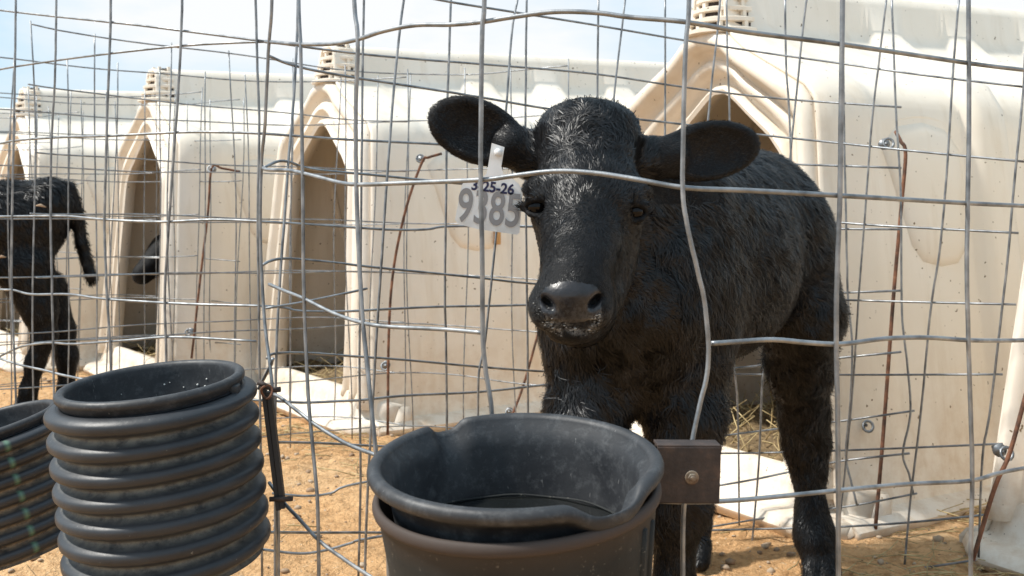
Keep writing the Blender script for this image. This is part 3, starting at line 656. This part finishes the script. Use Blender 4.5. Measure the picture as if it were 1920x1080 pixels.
# ------------------------------------------------------------------ animals: implicit surfaces
def smin(a_, b_, k):
    h = np.clip(.5+.5*(b_-a_)/k, 0, 1); return b_*(1-h)+a_*h-k*h*(1-h)
def smax(a_, b_, k): return -smin(-a_, -b_, k)
def d_cone(p, a_, b_, ra, rb):
    ab = b_-a_; t_ = np.clip(((p-a_)@ab)/(ab@ab), 0, 1); return np.linalg.norm(p-a_-t_[:, None]*ab, axis=1)-(ra+(rb-ra)*t_)
def d_ell(p, c, r, R=None):
    q = p-c
    if R is not None: q = q@R            # columns of R are the ellipsoid's axes
    k0 = np.linalg.norm(q/r, axis=1); k1 = np.linalg.norm(q/(np.array(r)**2), axis=1)+1e-9
    return k0*(k0-1)/k1
def field(p, prims):
    d = np.full(len(p), 10.)
    for q in prims:
        k = q[-1]
        if q[0] == 'c': d = smin(d, d_cone(p, *[np.asarray(z_, float) if not np.isscalar(z_) else z_ for z_ in q[1:5]]), k)
        elif q[0] == 'e': d = smin(d, d_ell(p, np.asarray(q[1]), np.asarray(q[2]), q[3]), k)
        elif q[0] == '-e': d = smax(d, -d_ell(p, np.asarray(q[1]), np.asarray(q[2]), q[3]), k)
        elif q[0] == '-c': d = smax(d, -d_cone(p, *[np.asarray(z_, float) if not np.isscalar(z_) else z_ for z_ in q[1:5]]), k)
        elif q[0] == 'scoop':       # ear: flat ellipsoid hollowed from the front, merged afterwards
            e1 = d_ell(p, np.asarray(q[1]), np.asarray(q[2]), q[3]); e2 = d_ell(p, np.asarray(q[4]), np.asarray(q[5]), q[3])
            d = smin(d, smax(e1, -e2, .006), k)
    return d
def nets(prims, lo, hi, h, step=3):
    lo = np.array(lo, float); hi = np.array(hi, float); m = (np.ceil((hi-lo)/h/step).astype(int))*step+1; nx, ny, nz_ = m
    cs = [lo[i]+h*step*np.arange((m[i]-1)//step+1) for i in range(3)]
    G = np.stack(np.meshgrid(*cs, indexing='ij'), -1); Fc = np.concatenate([field(ch, prims) for ch in np.array_split(G.reshape(-1, 3), 20)]).reshape(G.shape[:3])
    Ff = Fc
    for ax in range(3):
        a_ = np.take(Ff, range(Ff.shape[ax]-1), ax); b_ = np.take(Ff, range(1, Ff.shape[ax]), ax)
        st = np.stack([a_+(b_-a_)*(i/step) for i in range(step)], ax+1); shp = list(a_.shape); shp[ax] *= step
        Ff = np.concatenate((st.reshape(shp), np.take(Ff, [-1], ax)), ax)
    idx = np.argwhere(np.abs(Ff) < h*step*.9)
    pts = lo+idx*h
    vals = np.concatenate([field(ch, prims) for ch in np.array_split(pts, max(1, len(pts)//150000))])
    Ff[idx[:, 0], idx[:, 1], idx[:, 2]] = vals
    D = Ff; ins = D < 0
    cnt = sum(ins[i:nx-1+i, j:ny-1+j, k:nz_-1+k].astype(np.int8) for i in (0, 1) for j in (0, 1) for k in (0, 1))
    act = (cnt > 0) & (cnt < 8); cell = np.argwhere(act); vid = -np.ones(act.shape, int); vid[act] = np.arange(len(cell))
    acc = np.zeros((len(cell), 3)); w_ = np.zeros(len(cell))
    cor = [(i, j, k) for i in (0, 1) for j in (0, 1) for k in (0, 1)]
    for a_ in cor:
        for ax in range(3):
            if a_[ax]: continue
            b_ = list(a_); b_[ax] = 1
            va = D[tuple((cell+a_).T)]; vb = D[tuple((cell+b_).T)]; c_ = (va < 0) != (vb < 0)
            t_ = np.where(c_, va/(va-vb+1e-12), 0); q = np.array(a_)[None, :]+t_[:, None]*(np.array(b_)-np.array(a_))[None, :]
            acc += q*c_[:, None]; w_ += c_
    V = lo+(cell+acc/w_[:, None])*h; Fq = []
    for ax in range(3):
        s0 = [slice(1, -1)]*3; s0[ax] = slice(0, -1); s1 = [slice(1, -1)]*3; s1[ax] = slice(1, None)
        A_, B_ = ins[tuple(s0)], ins[tuple(s1)]; ch = np.argwhere(A_ != B_); flip = A_[tuple(ch.T)]
        ch = ch+[0 if i == ax else 1 for i in range(3)]; u_, v_ = [(1, 2), (2, 0), (0, 1)][ax]
        eu = np.eye(3, dtype=int)[u_]; ev = np.eye(3, dtype=int)[v_]
        q = np.stack([vid[tuple((ch-eu-ev).T)], vid[tuple((ch-ev).T)], vid[tuple(ch.T)], vid[tuple((ch-eu).T)]], 1)
        q = np.where(flip[:, None], q, q[:, ::-1]); Fq.append(q)
    Fq = np.concatenate(Fq); Fq = Fq[(Fq >= 0).all(1)]
    return V, Fq
def quad_mesh(name, V, Q, mats, mi=None):
    me = bpy.data.meshes.new(name); me.vertices.add(len(V)); me.vertices.foreach_set('co', V.ravel())
    me.loops.add(Q.size); me.loops.foreach_set('vertex_index', Q.ravel().astype(np.int32)); me.polygons.add(len(Q))
    k = Q.shape[1]; me.polygons.foreach_set('loop_start', np.arange(len(Q))*k); me.polygons.foreach_set('loop_total', np.full(len(Q), k))
    for m in mats: me.materials.append(m)
    if mi is not None: me.polygons.foreach_set('material_index', mi.astype(np.int32))
    me.update(calc_edges=True); me.polygons.foreach_set('use_smooth', [True]*len(Q)); return me
def grad(p, prims, e_=.003):
    g_ = np.stack([field(p+np.eye(3)[i]*e_, prims)-field(p-np.eye(3)[i]*e_, prims) for i in range(3)], 1)
    return g_/(np.linalg.norm(g_, axis=1)[:, None]+1e-9)
def hashn(p, s):
    """cheap smooth 3-D vector noise"""
    q = p*s; return np.stack([np.sin(q[:, 0]*1.7+np.sin(q[:, 1]*2.3+i)*1.6+i*2.1)*np.cos(q[:, 2]*1.9+np.sin(q[:, 0]*1.3+i*1.7)*1.4) for i in range(3)], 1)
def fur(V, Q, prims, n, flow, length, name, parent, width=.0011, dens=None, lift=.25, origin=(0, 0, 0)):
    a_, b_, c_, d_ = (V[Q[:, i]] for i in range(4)); ar = .5*np.linalg.norm(np.cross(c_-a_, d_-b_), axis=1)
    if dens is not None: ar = ar*dens((a_+c_)/2)
    ch = rng.choice(len(Q), n, p=ar/ar.sum()); u_, v_ = rng.random((2, n, 1))
    p = (a_[ch]*(1-u_)+b_[ch]*u_)*(1-v_)+(d_[ch]*(1-u_)+c_[ch]*u_)*v_
    nr = grad(p, prims); fl = flow(p)+hashn(p, 38)*.45+hashn(p, 110)*.3+rng.normal(0, .16, (n, 3))
    fl -= nr*(fl*nr).sum(1)[:, None]; fl /= (np.linalg.norm(fl, axis=1)[:, None]+1e-9)
    L = (length(p)*rng.uniform(.6, 1.35, n))[:, None]; lf = lift*rng.uniform(.5, 1.6, (n, 1))
    side = np.cross(fl, nr); w_ = width*rng.uniform(.6, 1.3, (n, 1))*np.clip(L/.014, .42, 1)
    p0 = p-nr*.002; p1 = p+(fl*.55+nr*lf*.75)*L; p2 = p+(fl*1.0+nr*lf*.55+side*rng.normal(0, .12, (n, 1)))*L
    W = np.stack((p0-side*w_, p0+side*w_, p1+side*w_*.7, p1-side*w_*.7, p2), 1)-np.array(origin)
    me = bpy.data.meshes.new(name); me.vertices.add(n*5); me.vertices.foreach_set('co', W.reshape(-1))
    i = np.arange(n)[:, None]*5; lo = np.concatenate((i+[0, 1, 2, 3], i+[3, 2, 4]), 1).ravel().astype(np.int32)
    me.loops.add(n*7); me.loops.foreach_set('vertex_index', lo); me.polygons.add(n*2)
    ls = (np.arange(n)[:, None]*7+[0, 4]).ravel(); me.polygons.foreach_set('loop_start', ls); me.polygons.foreach_set('loop_total', np.tile([4, 3], n))
    me.update(calc_edges=True); me.polygons.foreach_set('use_smooth', [True]*(2*n)); me.materials.append(M_hair)
    vn = nr+side*rng.normal(0, .20, (n, 1))+hashn(p, 48)*.30+rng.normal(0, .07, (n, 3)); vn /= np.linalg.norm(vn, axis=1)[:, None]
    me.normals_split_custom_set_from_vertices(np.repeat(vn, 5, 0).tolist())
    tn = np.clip(.5+.28*hashn(p, 26)[:, 0]+rng.normal(0, .14, n), 0, 1); at_ = me.attributes.new('tone', 'FLOAT', 'POINT'); at_.data.foreach_set('value', np.repeat(tn, 5).astype(np.float32))
    o = bpy.data.objects.new(name, me); COL.objects.link(o); o.parent = parent; return o
def frame(xa, nrm):
    x = np.array(xa, float); x /= np.linalg.norm(x); z = np.array(nrm, float); z -= x*(z@x); z /= np.linalg.norm(z); y = np.cross(z, x)
    return np.stack((x, y, z), 1)

def leg(pts, k=.03): return [('c', pts[i][:3], pts[i+1][:3], pts[i][3], pts[i+1][3], k) for i in range(len(pts)-1)]
def hoof(p, fwd):
    f_ = np.array((fwd[0], fwd[1], 0.))/math.hypot(*fwd); s_ = np.array((-f_[1], f_[0], 0)); p = np.array(p, float); o = []
    for sg in (-1, 1):
        o.append(('c', p+s_*.016*sg+f_*.0+(0, 0, .045), p+s_*.018*sg+f_*.03+(0, 0, .018), .021, .019, .008))
    return o
# --- the tagged calf
W3 = lambda x, y, z: np.array((x, y, z), float)
pr = []
pr += [('c', W3(.24, 1.85, .735), W3(.495, 2.19, .752), .140, .125, .05), ('c', W3(.225, 1.82, .62), W3(.375, 2.02, .635), .14, .15, .06),
       ('c', W3(.365, 2.01, .640), W3(.505, 2.20, .68), .142, .115, .06), ('c', W3(.197, 1.77, .60), W3(.215, 1.80, .52), .125, .112, .05),
       ('c', W3(.26, 1.84, .76), W3(.150, 1.69, .81), .100, .062, .04), ('c', W3(.22, 1.79, .66), W3(.145, 1.69, .76), .110, .062, .04),
       ('c', W3(.150, 1.74, .60), W3(.125, 1.68, .69), .088, .058, .04)]
pr += [('e', W3(.31, 1.83, .60), (.07, .09, .15), None, .04), ('e', W3(.12, 1.80, .60), (.07, .09, .15), None, .04)]
pr += leg([(.292, 1.80, .54, .078), (.286, 1.765, .42, .062), (.273, 1.745, .29, .047), (.268, 1.75, .26, .042), (.266, 1.75, .14, .029), (.266, 1.74, .09, .036), (.264, 1.715, .045, .028)])
pr += leg([(.130, 1.77, .54, .075), (.122, 1.74, .42, .060), (.120, 1.72, .29, .045), (.120, 1.725, .25, .040), (.120, 1.725, .14, .028), (.120, 1.715, .09, .035), (.118, 1.69, .045, .028)])
pr += [('c', W3(.550, 2.17, .70), W3(.572, 2.12, .55), .098, .080, .05)]
pr += leg([(.580, 2.14, .54, .080), (.590, 2.18, .43, .058), (.608, 2.22, .33, .046), (.613, 2.225, .27, .041), (.617, 2.22, .22, .032), (.618, 2.20, .13, .028), (.622, 2.19, .085, .037), (.624, 2.165, .045, .030)])
pr += [('c', W3(.46, 2.27, .70), W3(.42, 2.25, .55), .10, .08, .05)]
pr += leg([(.41, 2.24, .54, .08), (.395, 2.29, .42, .056), (.39, 2.34, .31, .044), (.39, 2.34, .26, .040), (.39, 2.32, .13, .028), (.39, 2.31, .085, .037), (.39, 2.29, .045, .030)])
for hp, fw in (((.262, 1.705, 0), (-.1, -1)), ((.116, 1.68, 0), (-.1, -1)), ((.625, 2.155, 0), (-.3, -1)), ((.39, 2.28, 0), (-.3, -1))): pr += hoof(hp, fw)
pr += [('c', W3(.57, 2.34, .80), W3(.585, 2.37, .60), .022, .014, .02), ('c', W3(.585, 2.37, .60), W3(.58, 2.37, .42), .014, .022, .02)]
# head
pr += [('e', P(1102, 277, 1.61), (.075, .085, .062), None, .03), ('e', P(1104, 238, 1.61), (.068, .055, .036), None, .03),
       ('e', P(1100, 375, 1.56), (.083, .075, .078), None, .03),
       ('c', P(1098, 395, 1.545), P(1078, 535, 1.425), .064, .044, .03), ('c', P(1104, 455, 1.59), P(1084, 575, 1.475), .072, .048, .03),
       ('e', P(1070, 572, 1.425), (.057, .048, .042), None, .02), ('e', P(1071, 552, 1.397), (.037, .026, .022), None, .012),
       ('e', P(1030, 585, 1.405), (.024, .024, .024), None, .012), ('e', P(1112, 582, 1.405), (.024, .024, .024), None, .012),
       ('e', P(1073, 622, 1.425), (.034, .036, .017), None, .008),
       ('c', P(1088, 588, 1.47), P(1112, 500, 1.60), .038, .055, .03)]
EL, ER = P(1007, 388, 1.523), P(1189, 397, 1.528)
pr += [('e', P(1018, 355, 1.548), (.028, .028, .012), None, .02), ('e', P(1182, 363, 1.55), (.028, .028, .012), None, .02)]
pr += [('-e', EL+(-.004, -.012, 0), (.016, .018, .0105), None, .010), ('-e', ER+(.004, -.012, 0), (.016, .018, .0105), None, .010)]
NL, NR = P(1026, 568, 1.378), P(1117, 565, 1.378)
rl_ = frame((.72, 0, -.70), (0, -1, 0)); rr_ = frame((-.72, 0, -.70), (0, -1, 0))
for E_ in (EL, ER):
    q = [E_+np.array(v_) for v_ in ((-.020, .004, -.001), (-.011, -.008, .0095), (0, -.013, .012), (.011, -.008, .0095), (.020, .004, -.001))]
    for i in range(4): pr.append(('c', q[i], q[i+1], .0050, .0050, .004))
    q = [E_+np.array(v_) for v_ in ((-.019, .004, -.003), (-.010, -.007, -.011), (0, -.010, -.013), (.010, -.007, -.011), (.019, .004, -.003))]
    for i in range(4): pr.append(('c', q[i], q[i+1], .0040, .0040, .004))
pr += [('-e', NL, (.0125, .0056, .024), np.stack((rl_[:, 0], rl_[:, 1], rl_[:, 2]), 1), .005), ('-e', NR, (.0125, .0056, .024), np.stack((rr_[:, 0], rr_[:, 1], rr_[:, 2]), 1), .005)]
mp_ = [P(1000, 596, 1.42), P(1030, 606, 1.385), P(1070, 611, 1.378), P(1112, 605, 1.385), P(1142, 592, 1.42)]
for i in range(4): pr.append(('-c', mp_[i], mp_[i+1], .0022, .0022, .006))
pr.append(('-c', P(1071, 566, 1.366), P(1072, 608, 1.372), .0022, .0022, .005))
# ears
for base, mid, tip, rad, nrm in (((1000, 292, 1.63), (903, 250, 1.62), (812, 213, 1.62), .049, (.25, -1, -.1)), ((1205, 300, 1.63), (1318, 285, 1.665), (1415, 268, 1.69), .047, (-.1, -1, -.15))):
    b_, m_, t_ = P(*base), P(*mid), P(*tip); R_ = frame(t_-b_, nrm); hl = np.linalg.norm(t_-b_)*.47
    pr.append(('c', b_+(0, .01, 0), b_*.55+m_*.45, .036, .030, .02))
    pr.append(('scoop', m_*.9+t_*.1, (hl, rad, .018), R_, m_*.9+t_*.1+R_[:, 2]*.020, (hl*.9, rad*.86, .022), .012))
V, Q = nets(pr, (-.16, 1.28, -.02), (.80, 2.52, .95), .0036)
nose_c = P(1071, 560, 1.385); fc = V[Q].mean(1)
mi = ((((fc[:, 0]-nose_c[0])/.040)**2+(np.abs(fc[:, 2]-nose_c[2]+.004)/.027)**3 < 1) & (fc[:, 1] < 1.394)).astype(int)
root = empty('calf', (.235, 1.85, 0)); org = np.array(root.location)
tag(root, 'black calf facing the viewer through the wire, milk on its muzzle, tag in its ear', 'calf')
o = bpy.data.objects.new('body', quad_mesh('body', V-org, Q, [M_coat, M_nose], mi)); COL.objects.link(o); o.parent = root
sm = o.modifiers.new('s', 'SMOOTH'); sm.factor = .5; sm.iterations = 2
wh = P(1098, 425, 1.5); hipu = np.array((.34, .46, -.62))
def flow(p):
    # lie of the coat
    f_ = np.tile(hipu, (len(p), 1)); head = p[:, 1] < 1.66+.0*p[:, 0]
    legs = p[:, 2] < .47; f_[legs] = (.05, .05, -1)
    chest = (~head) & (p[:, 1] < 1.80) & (p[:, 2] < .72); f_[chest] = (.25, .15, -.9)
    top = head & (p[:, 2] > .84) & (p[:, 0] > .03) & (p[:, 0] < .2); f_ = f_.copy()
    r_ = p-wh; r_[:, 1] *= .6; r_ /= np.linalg.norm(r_, axis=1)[:, None]; r_[top] += hashn(p[top], 24)*.9; f_[head] = r_[head]
    le = (p[:, 0] < .02) & head & (p[:, 2] > .78); re = (p[:, 0] > .215) & (p[:, 1] < 1.76) & (p[:, 2] > .77)
    f_[le] = (-.9, 0, .35); f_[re] = (.9, .1, .05); return f_
def length(p):
    L = np.full(len(p), .028); head = p[:, 1] < 1.66; L[head] = .0045+.0085*np.clip((p[head, 1]-1.40)/.14, 0, 1)
    L[head & (p[:, 2] > .84) & (p[:, 0] > .03) & (p[:, 0] < .2)] = .016
    L[head & (p[:, 0] < .02) & (p[:, 2] > .78)] = .006; L[(p[:, 0] > .215) & (p[:, 1] < 1.76) & (p[:, 2] > .77)] = .006
    L[(p[:, 1] > 2.05) & (p[:, 2] < .62) & (p[:, 2] > .3)] = .026; L[p[:, 2] < .25] = .011
    return L
def near_eye(p): return np.minimum(np.linalg.norm(p-EL, axis=1), np.linalg.norm(p-ER, axis=1))
def nosem(p): return (((p[:, 0]-nose_c[0])/.040)**2+(np.abs(p[:, 2]-nose_c[2]+.004)/.027)**3 < 1) & (p[:, 1] < 1.398)
def dens(p): return np.where(nosem(p) | (near_eye(p) < .021), 0, 1)*np.where(p[:, 1] < 1.42, .8, 1)* np.where(p[:, 1] < 1.70, 2.2, np.where(p[:, 1] > 2.3, .4, 1.))*np.where((p[:, 1] < 1.40), .55, 1)
fur(V, Q, pr, 280000, flow, length, 'hair', root, dens=dens, origin=org, width=.00092, lift=.15)
# tufts: poll curls, thigh wisps
def tuftdens(p): return 1e-6+1.*((p[:, 1] < 1.68) & (p[:, 2] > .865) & (p[:, 0] > .03) & (p[:, 0] < .2))+1.2*((p[:, 1] > 2.0) & (p[:, 0] > .5) & (p[:, 2] > .36) & (p[:, 2] < .58))+.6*((p[:, 2] < .5) & (p[:, 2] > .2))
fur(V, Q, pr, 7000, lambda p: flow(p)+hashn(p, 75)*1.6, lambda p: np.where(p[:, 1] < 1.68, .015, .022), 'hair', root, dens=tuftdens, origin=org, width=.0007, lift=.42)
# eyes
for c_ in (EL, ER):
    mb = MB(); n = 20; an = np.linspace(0, math.pi, 12); ph = np.arange(n)*2*math.pi/n; r_ = .0165
    V_ = [(r_*math.sin(a_)*math.cos(q), r_*math.sin(a_)*math.sin(q), r_*math.cos(a_)) for a_ in an for q in ph]
    mb.add(np.array(V_)+c_-org+(0, .0045, 0), [(i*n+j, (i+1)*n+j, (i+1)*n+(j+1) % n, i*n+(j+1) % n) for i in range(11) for j in range(n)]); mb.build('eye', M_eye, root)
# milk froth on the lips and chin
mb = MB(); k = 0
cand = V[(V[:, 1] < 1.425)]; 
def near_line(p):
    pj = np.stack(((p[:, 0]/p[:, 1])*F+960, HZ-(p[:, 2]-CZ)/p[:, 1]*F), 1); return pj
pj = near_line(cand); L_ = np.interp(pj[:, 0], (1000, 1030, 1070, 1112, 1142), (592, 606, 624, 606, 590))
wgt = np.exp(-((pj[:, 1]-L_)/10)**2)*((pj[:, 0] > 1018) & (pj[:, 0] < 1126))*np.clip(hashn(cand, 70)[:, 0]+.25, 0, 1)+.03*np.exp(-((pj[:, 1]-575)/30)**2)*(pj[:, 0] < 1040)
nm = grad(cand, pr); wgt = wgt*(nm[:, 1] < -.1); wgt /= wgt.sum()
pj = near_line(V); L_ = np.interp(pj[:, 0], (1000, 1030, 1070, 1112, 1142), (592, 606, 624, 608, 590))
mk = (np.clip(1.0*np.exp(-((pj[:, 1]-L_)/11)**2)*np.clip(.55+hashn(V, 70)[:, 0], 0, 1), 0, 1)*(pj[:, 0] > 1012)*(pj[:, 0] < 1128)+.10*np.exp(-((pj[:, 1]-590)/26)**2)*(pj[:, 0] < 1150))*(V[:, 1] < 1.44)
a_ = root.children[0].data.attributes.new('milk', 'FLOAT', 'POINT'); a_.data.foreach_set('value', mk.astype(np.float32))
for i in rng.choice(len(cand), 170, p=wgt):
    s_ = .0004+.0014*rng.random()**4; mb.add(ico*s_*rng.uniform(.6, 1.3, (12, 1))*(1.5, .5, .8)+cand[i]+rng.normal(0, .0009, 3)-org+nm[i]*.0003, icf)
mo = mb.build('milk_froth', M_froth, root); mo['kind'] = 'stuff'

# ear tag, hanging from the calf's ear
d_ = 1.54; root = empty('ear_tag', tuple(P(926, 300, d_))); b0 = np.array(root.location)
tag(root, 'white numbered plastic tag hanging from the ear of the nearest calf', 'ear tag')
outl = [(922, 268), (946, 276), (940, 312), (944, 326), (960, 334), (974, 346), (980, 362), (974, 436), (970, 440), (898, 430), (858, 420), (853, 412), (866, 346), (872, 340), (900, 336), (912, 326), (915, 312)]
fr = [P(x, y, d_)-b0 for x, y in outl]; bk = [q+np.array((0, .0028, 0)) for q in fr]; n = len(fr)
bm = bmesh.new(); fv = [bm.verts.new(q) for q in fr]; bv = [bm.verts.new(q) for q in bk]
bm.faces.new(fv); bm.faces.new(bv[::-1])
for i in range(n): bm.faces.new((fv[i], bv[i], bv[(i+1) % n], fv[(i+1) % n]))
bmesh.ops.recalc_face_normals(bm, faces=bm.faces); bmesh.ops.triangulate(bm, faces=[f_ for f_ in bm.faces if len(f_.verts) > 4])
me = bpy.data.meshes.new('tag_plate'); bm.to_mesh(me); bm.free(); me.materials.append(M_tag)
o = bpy.data.objects.new('tag_plate', me); COL.objects.link(o); o.parent = root
def text(s_, px, py, hpx, m, wide=1., rotd=6, name='number', weight=.0):
    cu = bpy.data.curves.new(name, 'FONT'); cu.body = s_; cu.align_x = 'CENTER'; cu.align_y = 'CENTER'; cu.size = 1; cu.offset = weight; cu.extrude = .01; cu.space_character = 1.0
    to = bpy.data.objects.new('tmp', cu); COL.objects.link(to); dg = bpy.context.evaluated_depsgraph_get(); dg.update()
    me = bpy.data.meshes.new_from_object(to.evaluated_get(dg)); bpy.data.objects.remove(to)
    sz = hpx*d_/F/.70; Mx = Matrix.Rotation(math.radians(-rotd), 4, 'Y').inverted() if False else Matrix.Rotation(math.radians(rotd), 4, 'Y')
    me.transform(Matrix.Translation(Vector(P(px, py, d_)-b0)+Vector((0, -.0009, 0)))@Mx@Matrix.Rotation(math.radians(90), 4, 'X')@Matrix.Diagonal((sz*wide, sz, .04, 1)))
    me.name = name; me.materials.clear(); me.materials.append(m); o = bpy.data.objects.new(name, me); COL.objects.link(o); o.parent = root
text('9385', 917, 393, 62, M_grey, .68, 6, 'tag_number', .014)
text('3-25-26', 924, 352, 19, M_navy, .95, 7, 'date_writing', .03)
mb = MB(); c_ = P(934, 286, d_-.004)-b0; disc(mb, .006, -.003, .003, 16); mb.v = [mb.v[0]+c_]; mb.build('stud', M_tag, root)

# --- second calf, seen from behind its flank at the left edge
def Q2(px, py, d=3.85): return P(px, py, d)
p2 = [('c', Q2(-210, 415, 3.75), Q2(45, 418, 3.9), .175, .150, .05), ('c', Q2(-190, 470, 3.75), Q2(20, 465, 3.9), .15, .125, .05),
      ('e', Q2(95, 385, 3.92), (.085, .12, .10), None, .03),
      ('c', Q2(-230, 400, 3.72), Q2(-350, 350, 3.6), .12, .09, .05), ('c', Q2(-350, 350, 3.6), Q2(-430, 440, 3.55), .085, .05, .04),
      ('c', Q2(128, 352, 3.93), Q2(143, 395, 3.95), .026, .022, .015), ('c', Q2(143, 395, 3.95), Q2(152, 455, 3.96), .022, .021, .01), ('c', Q2(152, 455, 3.96), Q2(171, 522, 3.96), .021, .020, .01)]
p2 += [('c', Q2(45, 500, 3.84), Q2(75, 580, 3.84), .10, .062, .03)]
def lg(l): return leg([(*Q2(a_, b_, c_), r_) for a_, b_, c_, r_ in l])
p2 += lg([(72, 570, 3.84, .060), (84, 630, 3.84, .040), (66, 680, 3.84, .031), (54, 730, 3.84, .027), (48, 768, 3.84, .036), (44, 782, 3.84, .034)])
p2 += lg([(90, 540, 4.0, .066), (118, 620, 4.0, .042), (126, 670, 4.0, .036), (124, 735, 4.0, .029), (122, 765, 4.0, .036)])
p2 += lg([(-210, 560, 3.7, .08), (-212, 660, 3.7, .05), (-212, 730, 3.7, .034), (-214, 790, 3.7, .04)])
p2 += lg([(-230, 560, 3.9, .08), (-232, 660, 3.9, .05), (-232, 730, 3.9, .034), (-234, 770, 3.9, .04)])
p2 += [('e', Q2(-320, 330, 3.5), (.06, .09, .03), None, .02), ('e', Q2(-320, 335, 3.7), (.06, .09, .03), None, .02)]
V, Q = nets(p2, (-3.0, 3.3, -.03), (-1.35, 4.3, 1.05), .011)
root = empty('calf', (-2.0, 3.85, 0)); org = np.array(root.location)
tag(root, 'black calf turned away at the left edge, tail hanging, straw on its flank', 'calf')
o = bpy.data.objects.new('body', quad_mesh('body', V-org, Q, [M_coat])); COL.objects.link(o); o.parent = root
fur(V, Q, p2, 60000, lambda p: np.where(p[:, 2:3] < .45, (0, 0, -1.), (.5, .1, -.7)), lambda p: np.where(p[:, 2] < .45, .012, .026), 'hair', root, origin=org, width=.0014)
for x, y, l, a_ in ((77, 387, .034, -.15), (4, 483, .028, .1)):
    mb = MB(); c_ = Q2(x, y, 3.67)-org; mb.tube([c_+(-l/2, 0, -a_*l/2), c_+(0, -.006, .004), c_+(l/2, 0, a_*l/2)], (.002, .0055, .002), 6)
    mb.build('stuck_straw', M_stone, root)
# --- third calf, lying in a hutch doorway
h = hpos[3]; LC = lambda x, y, z: to_world(h, (x, y, z))
p3 = [('c', LC(.34, .22, .30), LC(1.10, .10, .27), .16, .17, .05), ('c', LC(.36, .22, .36), LC(.15, .23, .56), .12, .085, .05), ('c', LC(.15, .23, .58), LC(.02, .19, .47), .078, .048, .03),
      ('e', LC(.18, .12, .62), (.05, .06, .025), None, .02), ('e', LC(.20, .33, .62), (.05, .06, .025), None, .02), ('c', LC(.34, .12, .14), LC(.14, .10, .12), .05, .035, .03), ('c', LC(.36, .28, .14), LC(.16, .29, .12), .05, .035, .03)]
lo = np.min([LC(x, y, 0) for x in (-.15, 1.6) for y in (-.4, .4)], 0); hi = np.max([LC(x, y, .85) for x in (-.15, 1.6) for y in (-.4, .4)], 0)
V, Q = nets(p3, lo, hi, .014); c0 = LC(.9, 0, 0); root = empty('calf', tuple(c0))
tag(root, 'black calf resting inside a hutch, just a dark shape in the narrow doorway', 'calf')
o = bpy.data.objects.new('body', quad_mesh('body', V-c0, Q, [M_coat])); COL.objects.link(o); o.parent = root
# ------------------------------------------------------------------ render
S.render.engine = 'CYCLES'; S.cycles.max_bounces = 6; S.cycles.diffuse_bounces = 4
